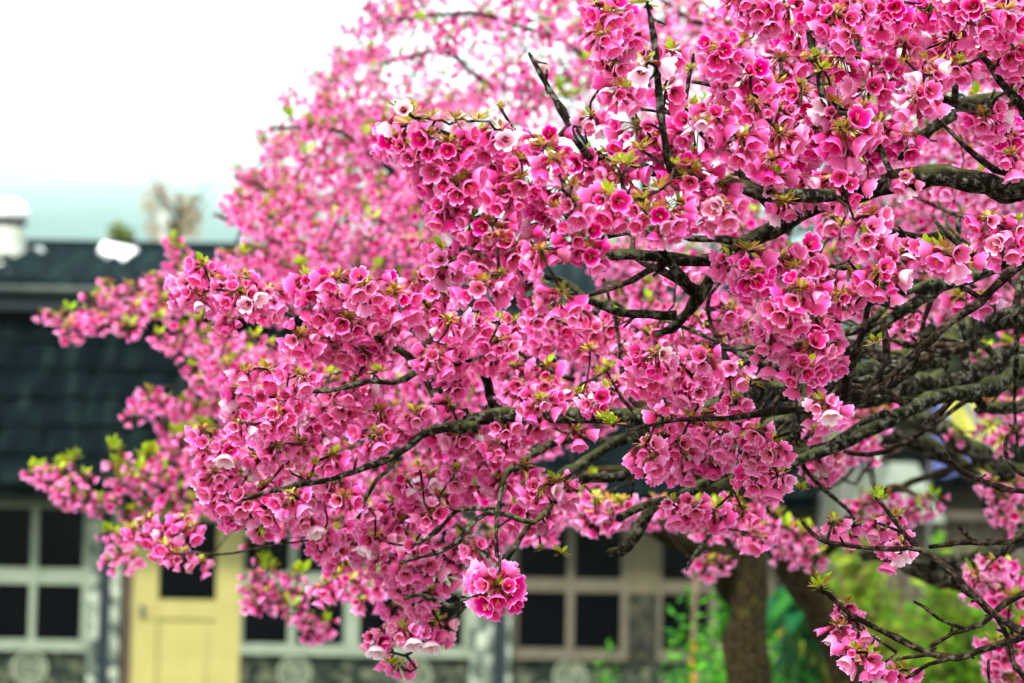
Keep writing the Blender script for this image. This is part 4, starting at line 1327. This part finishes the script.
TUFTS = "820,70,2.5 815,58,2.5 830,85,2.52 806,60,2.52 600,90,2.5 690,70,2.55 645,5,2.36 500,108,2.45 604,420,2.75 612,425,2.74 876,498,2.55 821,586,2.58 818,590,2.6 600,375,2.9 575,392,2.9 608,368,2.9 377,372,2.9 310,478,2.9 315,465,2.9 235,470,2.95 245,480,2.95 540,550,3 560,555,3 440,570,3.05 420,470,2.95 330,375,3.1 345,372,3.1 355,380,2.95 500,320,2.9 800,85,2.5 875,345,2.7 842,300,2.5 690,110,2.5 655,105,2.5 410,115,2.34 625,165,2.36 560,178,2.34 640,200,2.36 675,165,2.36 730,158,2.44 500,230,2.36 540,285,2.5  800,490,3.1 775,480,2.9 390,665,3.0"
tips = []
rg2 = np.random.default_rng(77)
taken = []
for d0, s_ in NEARLIST.items():
    for tok in s_.split():
        x, y, r_ = [float(q) for q in tok.split(',')]
        if any((x - a) ** 2 + (y - b_) ** 2 < (.40 * (r_ + c_)) ** 2 and abs(d0 - e_) < .3 for a, b_, c_, e_ in taken): continue
        taken.append((x, y, r_, d0))
        d = d0 + rg2.normal(0, .05)
        wr = r_ * d / FPX                       # wanted half-width in metres
        size = 's' if wr < .0185 else ('m' if wr < .0235 else 'l')
        hang = {'s': .011, 'm': .014, 'l': .015}[size]
        nat = {'s': .024, 'm': .034, 'l': .042}[size]
        sc = float(np.clip(wr / nat * 1.28, .78, 1.12))
        p = at(x, y, d) + np.array([0, 0, hang * sc])
        near.clusters.append({'p': p, 'size': size, 'scale': sc, 'show': r_ * (1 if d < 2.8 else .85) * (1 if 0 < x < 1024 and 0 < y < 683 else .3)})
        tips.append(p)
BROWN = "562,172,2.34 572,188,2.34 640,198,2.33 645,212,2.33 690,168,2.4 684,176,2.4 728,152,2.42 545,148,2.36 842,226,2.46 785,203,2.46 600,262,2.34 500,240,2.34 455,122,2.35 430,118,2.35 478,122,2.35 850,300,2.48 795,268,2.48 640,150,2.4 660,190,2.35 520,160,2.36 860,110,2.55 905,62,2.58 840,128,2.5 590,350,2.95 755,385,2.7 735,470,2.9 690,418,2.72 560,210,2.34"
for lst, sz in ((WHITES, 'w'), (TUFTS, 'g'), (BROWN, 'b')):
    for tok in lst.split():
        x, y, d = [float(q) for q in tok.split(',')]
        p = at(x, y, d) + np.array([0, 0, .012 if sz == 'w' else 0])
        near.clusters.append({'p': p, 'size': sz, 'scale': float(rg2.uniform(.6, 1.1)) if sz != 'w' else 1.0, 'show': 22 if sz == 'w' else 2})
        tips.append(p)
p = at(497, 587, 2.75)
near.clusters.append({'p': p, 'size': 'p', 'scale': 1.0, 'show': 60})
tips.append(p)
near.grow(tips, .015)
near.finish(NEAR, 100)

# ---- the two trees further back
STA = {}


def far_tree(label, trunk, loc, limbs, fills, extra, seed):
    t = Tree(label, trunk, loc, M['bark_far'], seed)
    for l_ in limbs:
        t.branch(trace(l_, 5, step=.06), n=8, spur=False)
    rng = t.rng
    tips = []

    def put(x, y, d, size=None):
        size = size or rng.choice(['s', 'm', 'l'], p=[.3, .5, .2])
        sc = float(rng.uniform(.74, 1.0))
        p = at(x, y, d)
        t.clusters.append({'p': p, 'size': size, 'scale': sc, 'show': {'s': 1, 'm': 2, 'l': 3, 'g': 1.5}[size] / d * (1 if 0 < x < 1024 and 0 < y < 683 else .3) * rng.uniform(.8, 1.2)})
        tips.append(p)

    for (poly, n, d0, d1, gap) in fills:
        poly = np.array(poly, float)
        lo, hi = poly.min(0), poly.max(0)
        done, tries, pts = 0, 0, []
        while done < n and tries < n * 60:
            tries += 1
            x, y = rng.uniform(lo[0], hi[0]), rng.uniform(lo[1], hi[1])
            ins, j = False, len(poly) - 1
            for i in range(len(poly)):
                xi, yi = poly[i]; xj, yj = poly[j]
                if (yi > y) != (yj > y) and x < (xj - xi) * (y - yi) / (yj - yi) + xi: ins = not ins
                j = i
            if not ins: continue
            if pts and min((x - a) ** 2 + (y - b_) ** 2 for a, b_ in pts) < gap * gap: continue
            pts.append((x, y))
            put(x, y, rng.uniform(d0, d1))
            done += 1
    for (s_, d0, d1) in extra:
        for tok in s_.split():
            q = tok.split(',')
            put(float(q[0]), float(q[1]), rng.uniform(d0, d1), q[2] if len(q) > 2 else 's')
    t.grow(tips, .0, .0020, single=False)
    t.finish(FAR, 100)
    return t


def tp(px, py, d, r): return (*at(px, py, d), r)


b0 = at(743, 683, 6.5)
far_tree("cherry tree with the upright mossy trunk and wide pink crown, left and furthest back",
         [(b0[0] + .02, b0[1], 0, .12), (b0[0] + .03, b0[1], .7, .075), tp(748, 683, 6.5, .058), tp(747, 620, 6.5, .057), tp(743, 560, 6.5, .058), tp(728, 510, 6.45, .055), tp(700, 440, 6.4, .045)],
         (b0[0] + .02, b0[1], 0),
         [[(738, 562, 22, 6.5), (715, 540, 16, 6.4), (680, 532, 13, 6.3), (640, 518, 11, 6.2), (590, 504, 9, 6.1), (540, 500, 8, 6), (480, 450, 6, 5.8), (400, 405, 4.5, 5.5), (300, 395, 3, 5.3), (200, 402, 2.2, 5.2), (140, 408, 1.6, 5.1)],
          [(720, 500, 14, 6.45), (660, 430, 11, 6.2), (560, 330, 8, 6), (470, 260, 5.5, 5.8), (380, 214, 3.6, 5.7), (300, 202, 2.6, 5.6), (235, 175, 1.6, 5.5)],
          [(700, 440, 12, 6.4), (640, 260, 8, 6.2), (590, 150, 5, 6), (544, 98, 4, 5.8), (481, 82, 3.2, 5.6), (456, 59, 2.8, 5.5), (432, 52, 2.3, 5.5), (380, 66, 1.6, 5.4)],
          [(640, 260, 6, 6.2), (640, 130, 4.5, 6), (580, 50, 3.6, 5.8), (512, 24, 3, 5.6), (471, 14, 2.6, 5.5), (400, 22, 1.8, 5.4)],
          [(480, 450, 4.5, 5.8), (390, 345, 3.6, 5.5), (290, 285, 2.6, 5.3), (180, 278, 2, 5.1), (100, 305, 1.6, 5), (50, 312, 1.2, 5)],
          [(400, 405, 4, 5.5), (310, 440, 3, 5.2), (200, 475, 2.2, 5), (120, 478, 1.8, 4.9), (50, 474, 1.2, 4.9)],
          [(470, 260, 5, 5.8), (433, 207, 5, 5.5), (403, 178, 4.5, 5.4), (340, 130, 3, 5.3), (270, 128, 1.6, 5.2)],
          [(560, 330, 5, 6), (420, 300, 3.6, 5.6), (300, 250, 2.6, 5.4), (215, 212, 1.6, 5.3)],
          [(540, 500, 5, 6), (460, 540, 3.6, 5.3), (380, 590, 2.8, 4.8), (340, 597, 2.4, 4.6), (318, 620, 1.6, 4.5)],
          [(340, 597, 2.2, 4.6), (310, 600, 2, 4.5), (285, 596, 1.6, 4.5), (258, 578, 1.2, 4.5)]],
         [([(375, -20), (350, 45), (328, 62), (305, 95), (330, 130), (400, 130), (520, 115), (610, 130), (700, 110), (720, 60), (700, -20)], 190, 4.8, 7.0, 9),
          ([(278, 105), (315, 66), (352, 24), (380, -10), (408, 20), (345, 110), (265, 185), (222, 235), (222, 190)], 26, 5.4, 6.6, 9),
          ([(325, 95), (288, 130), (260, 168), (262, 205), (400, 200), (480, 210), (480, 130), (400, 110)], 120, 4.8, 6.4, 8),
          ([(255, 172), (228, 214), (250, 240), (268, 265), (330, 300), (450, 300), (450, 200), (300, 190)], 110, 4.6, 6.0, 10),
          ([(180, 262), (230, 245), (300, 262), (280, 310), (190, 300)], 30, 4.6, 5.4, 9),
          ([(150, 322), (200, 330), (260, 340), (300, 350), (300, 420), (240, 420), (205, 350), (170, 335)], 40, 4.4, 5.4, 9),
          ([(250, 335), (460, 320), (560, 310), (640, 320), (640, 400), (580, 430), (420, 480), (260, 480)], 120, 3.9, 5.0, 12),
          ([(300, 480), (520, 480), (600, 470), (560, 520), (430, 550), (360, 560), (330, 540), (285, 520)], 52, 3.8, 4.8, 11),
          ([(185, 430), (240, 420), (270, 470), (230, 520), (190, 510)], 16, 4.2, 5.0, 10)],
         [("45,312 58,316 70,326,m 68,312 90,312 84,318 110,300,m 98,312 102,318,m 95,296 125,302,m 115,290 135,308,m 130,285,m 150,290,m 145,302 160,298,m 178,262 182,276,m 172,290,m 180,250 170,240 192,300 120,322 128,326 160,282,m 175,300,m 150,275 108,282", 4.8, 5.2),
          ("192,367 215,360,m 205,380 220,375,m 175,345 160,335 228,350,m", 4.6, 5),
          ("132,414,s 145,400,m 158,395,m 165,402 168,420,m 186,418,m 182,402,m 196,406,m 207,410,m 215,403 225,400 230,412,m 160,445,m 172,455,m 180,440,m 150,390 195,386", 4.8, 5.2),
          ("50,478 58,490 72,480 82,498 68,494 105,495 112,500 122,485 140,470 150,478 160,485 165,470 135,482 150,500 170,500 180,490 192,500 160,515 130,512 185,512 175,476 86,475 100,503 60,470 48,468 118,468 40,472 145,460 155,455", 4.6, 5.0),
          ("115,560 122,545 132,556 128,530 118,552 200,560 120,535", 4.2, 4.6),
          ("255,575,m 270,590,m 285,580,m 262,600 290,607 318,628,m 310,622,s 325,622,s 280,602 296,592 268,572 303,616 252,590", 4.3, 4.6),
          ("335,580,m 352,580,m 365,590,m 345,572,m 325,585 370,575,m 360,600", 3.7, 4.0),
          ("36,471,g 63,463,g 74,460,g 114,450,g 120,464,g 147,458,g 142,490,g 107,532,g 165,308,g 170,300,g 182,330,g 215,345,g 150,452,g 178,436,g 186,430,g 200,425,g 125,478,g 210,432,g 160,318,g 195,320,g 205,335,g 300,265,g 415,255,g 400,250,g", 4.7, 5.0),
          ("558,88,g 570,84,g 582,90,g 575,96,g 560,95,g 590,86,g 522,122,g 515,125,g 545,18,g 552,22,g 590,60,g 695,25,g 735,40,g 742,36,g 728,30,g 420,20,g 310,120,g 340,115,g 328,125,g 290,118,g", 5.2, 5.6),
          ("256,540,g 268,568,g 262,560,g 330,375,g 345,372,g 338,378,g 252,605,g 370,540,g 300,575,g", 4.3, 4.6)], 33)

b1 = at(848, 683, 6.0)
far_tree("leaning cherry tree behind the right-hand twigs, trunk slanting up to the left",
         [(b1[0] + .12, b1[1], 0, .11), (b1[0] + .08, b1[1], .8, .065), tp(848, 683, 6, .05), tp(828, 630, 6, .048), tp(805, 585, 6, .047), tp(784, 550, 6, .046), tp(768, 515, 5.95, .044), tp(752, 460, 5.9, .045)],
         (b1[0] + .12, b1[1], 0),
         [[(770, 520, 14, 5.95), (760, 400, 11, 5.7), (770, 280, 8, 5.4), (800, 150, 5, 5.1), (830, 30, 3, 4.9), (840, -20, 2, 4.8)],
          [(752, 460, 12, 5.9), (740, 300, 8, 5.6), (760, 160, 5, 5.3), (729, 40, 3.4, 5.1), (690, 20, 3, 5), (650, -10, 2, 5)],
          [(768, 480, 11, 5.9), (860, 350, 8, 5.4), (930, 230, 5, 5.0), (990, 110, 3, 4.7), (1010, 20, 2, 4.6)],
          [(760, 480, 9, 5.9), (700, 480, 7, 5.4), (640, 470, 5, 5), (590, 470, 3, 4.7)],
          [(790, 560, 9, 6), (830, 540, 8, 5.6), (870, 500, 6, 5.0), (900, 490, 4, 4.6), (925, 500, 2, 4.4)],
          [(870, 500, 4, 5.0), (930, 480, 4, 4.6), (985, 470, 3.4, 4.3), (1005, 540, 3, 4.0), (1010, 600, 2, 3.9), (1012, 660, 1.6, 3.9)],
          [(860, 350, 5, 5.4), (930, 350, 4, 5), (1000, 370, 3, 4.6), (1020, 395, 2, 4.4)]],
         [([(860, 100), (1035, 100), (1035, 310), (860, 300)], 70, 4.2, 5.6, 10),
          ([(690, 0), (1040, -10), (1040, 330), (870, 330), (760, 330), (740, 250), (700, 200)], 250, 3.9, 5.6, 9),
          ([(640, 300), (770, 320), (770, 370), (640, 390)], 24, 3.8, 4.6, 11),
          ([(690, -10), (1040, -10), (1040, 190), (720, 190)], 80, 3.3, 4.2, 12),
          ([(590, 225), (760, 225), (760, 335), (590, 335)], 60, 4.0, 5.2, 9),
          ([(570, 480), (640, 490), (700, 500), (790, 510), (830, 540), (790, 555), (715, 520), (600, 515)], 16, 3.9, 4.8, 10)],
         [("600,512,m 610,503,m 590,515 585,505 620,500 615,512 595,498", 3.5, 3.7),
          ("708,562 716,558,s 722,560 700,563", 4.2, 4.4),
          ("800,545,m 785,550 815,555 790,525,m 775,515 808,532 760,500", 4.0, 4.3),
          ("865,505,m 885,495,m 900,510,m 878,520,m 890,515 875,500 862,518", 4.0, 4.3),
          ("925,502,m 918,508 932,498", 4.2, 4.4),
          ("870,410,m 858,416,m 880,405 852,440,m 862,432,m 845,450 835,445 868,445 850,408", 3.9, 4.2),
          ("1000,395,m 1010,388 998,405 1012,402 1020,410 985,402", 3.9, 4.2),
          ("985,352,m 1012,345,m 1000,350 1020,352,m 972,340", 3.8, 4.2),
          ("910,325,m 890,320,m 900,335,m 885,332 870,330", 3.8, 4.2),
          ("1000,490,m 1012,500,m 1020,480,m 990,480 1005,510,m 1018,515,m", 3.9, 4.3),
          ("975,570 985,566,m 1000,572,m 1010,565 1015,582,m 985,582,m 1003,590 1012,600,m 978,578 995,560", 3.4, 3.7),
          ("1002,648,m 1015,640,m 1008,660,m 1000,672 1020,630,m 1012,678 1022,655,m 995,640", 3.4, 3.7),
          ("1000,440 1012,430 960,432 990,425", 4, 4.3)], 55)


# ------------------------------------------------------------------ haze: the air between here and the hillside
hz = MB()
hz.box(-4600, 4600, -1600, 14400, -2.0, 2560)
mh = bpy.data.materials.new("haze")
mh.use_nodes = True
th = mh.node_tree
th.nodes.remove(th.nodes["Principled BSDF"])
pv = th.nodes.new("ShaderNodeVolumePrincipled")
pv.inputs["Color"].default_value = (0.84, 0.98, 1.0, 1)
pv.inputs["Density"].default_value = 0.00018
pv.inputs["Anisotropy"].default_value = 0.1
th.links.new(pv.outputs[0], th.nodes["Material Output"].inputs["Volume"])
HAZE = tag(hz.build("haze", mh), kind="stuff")
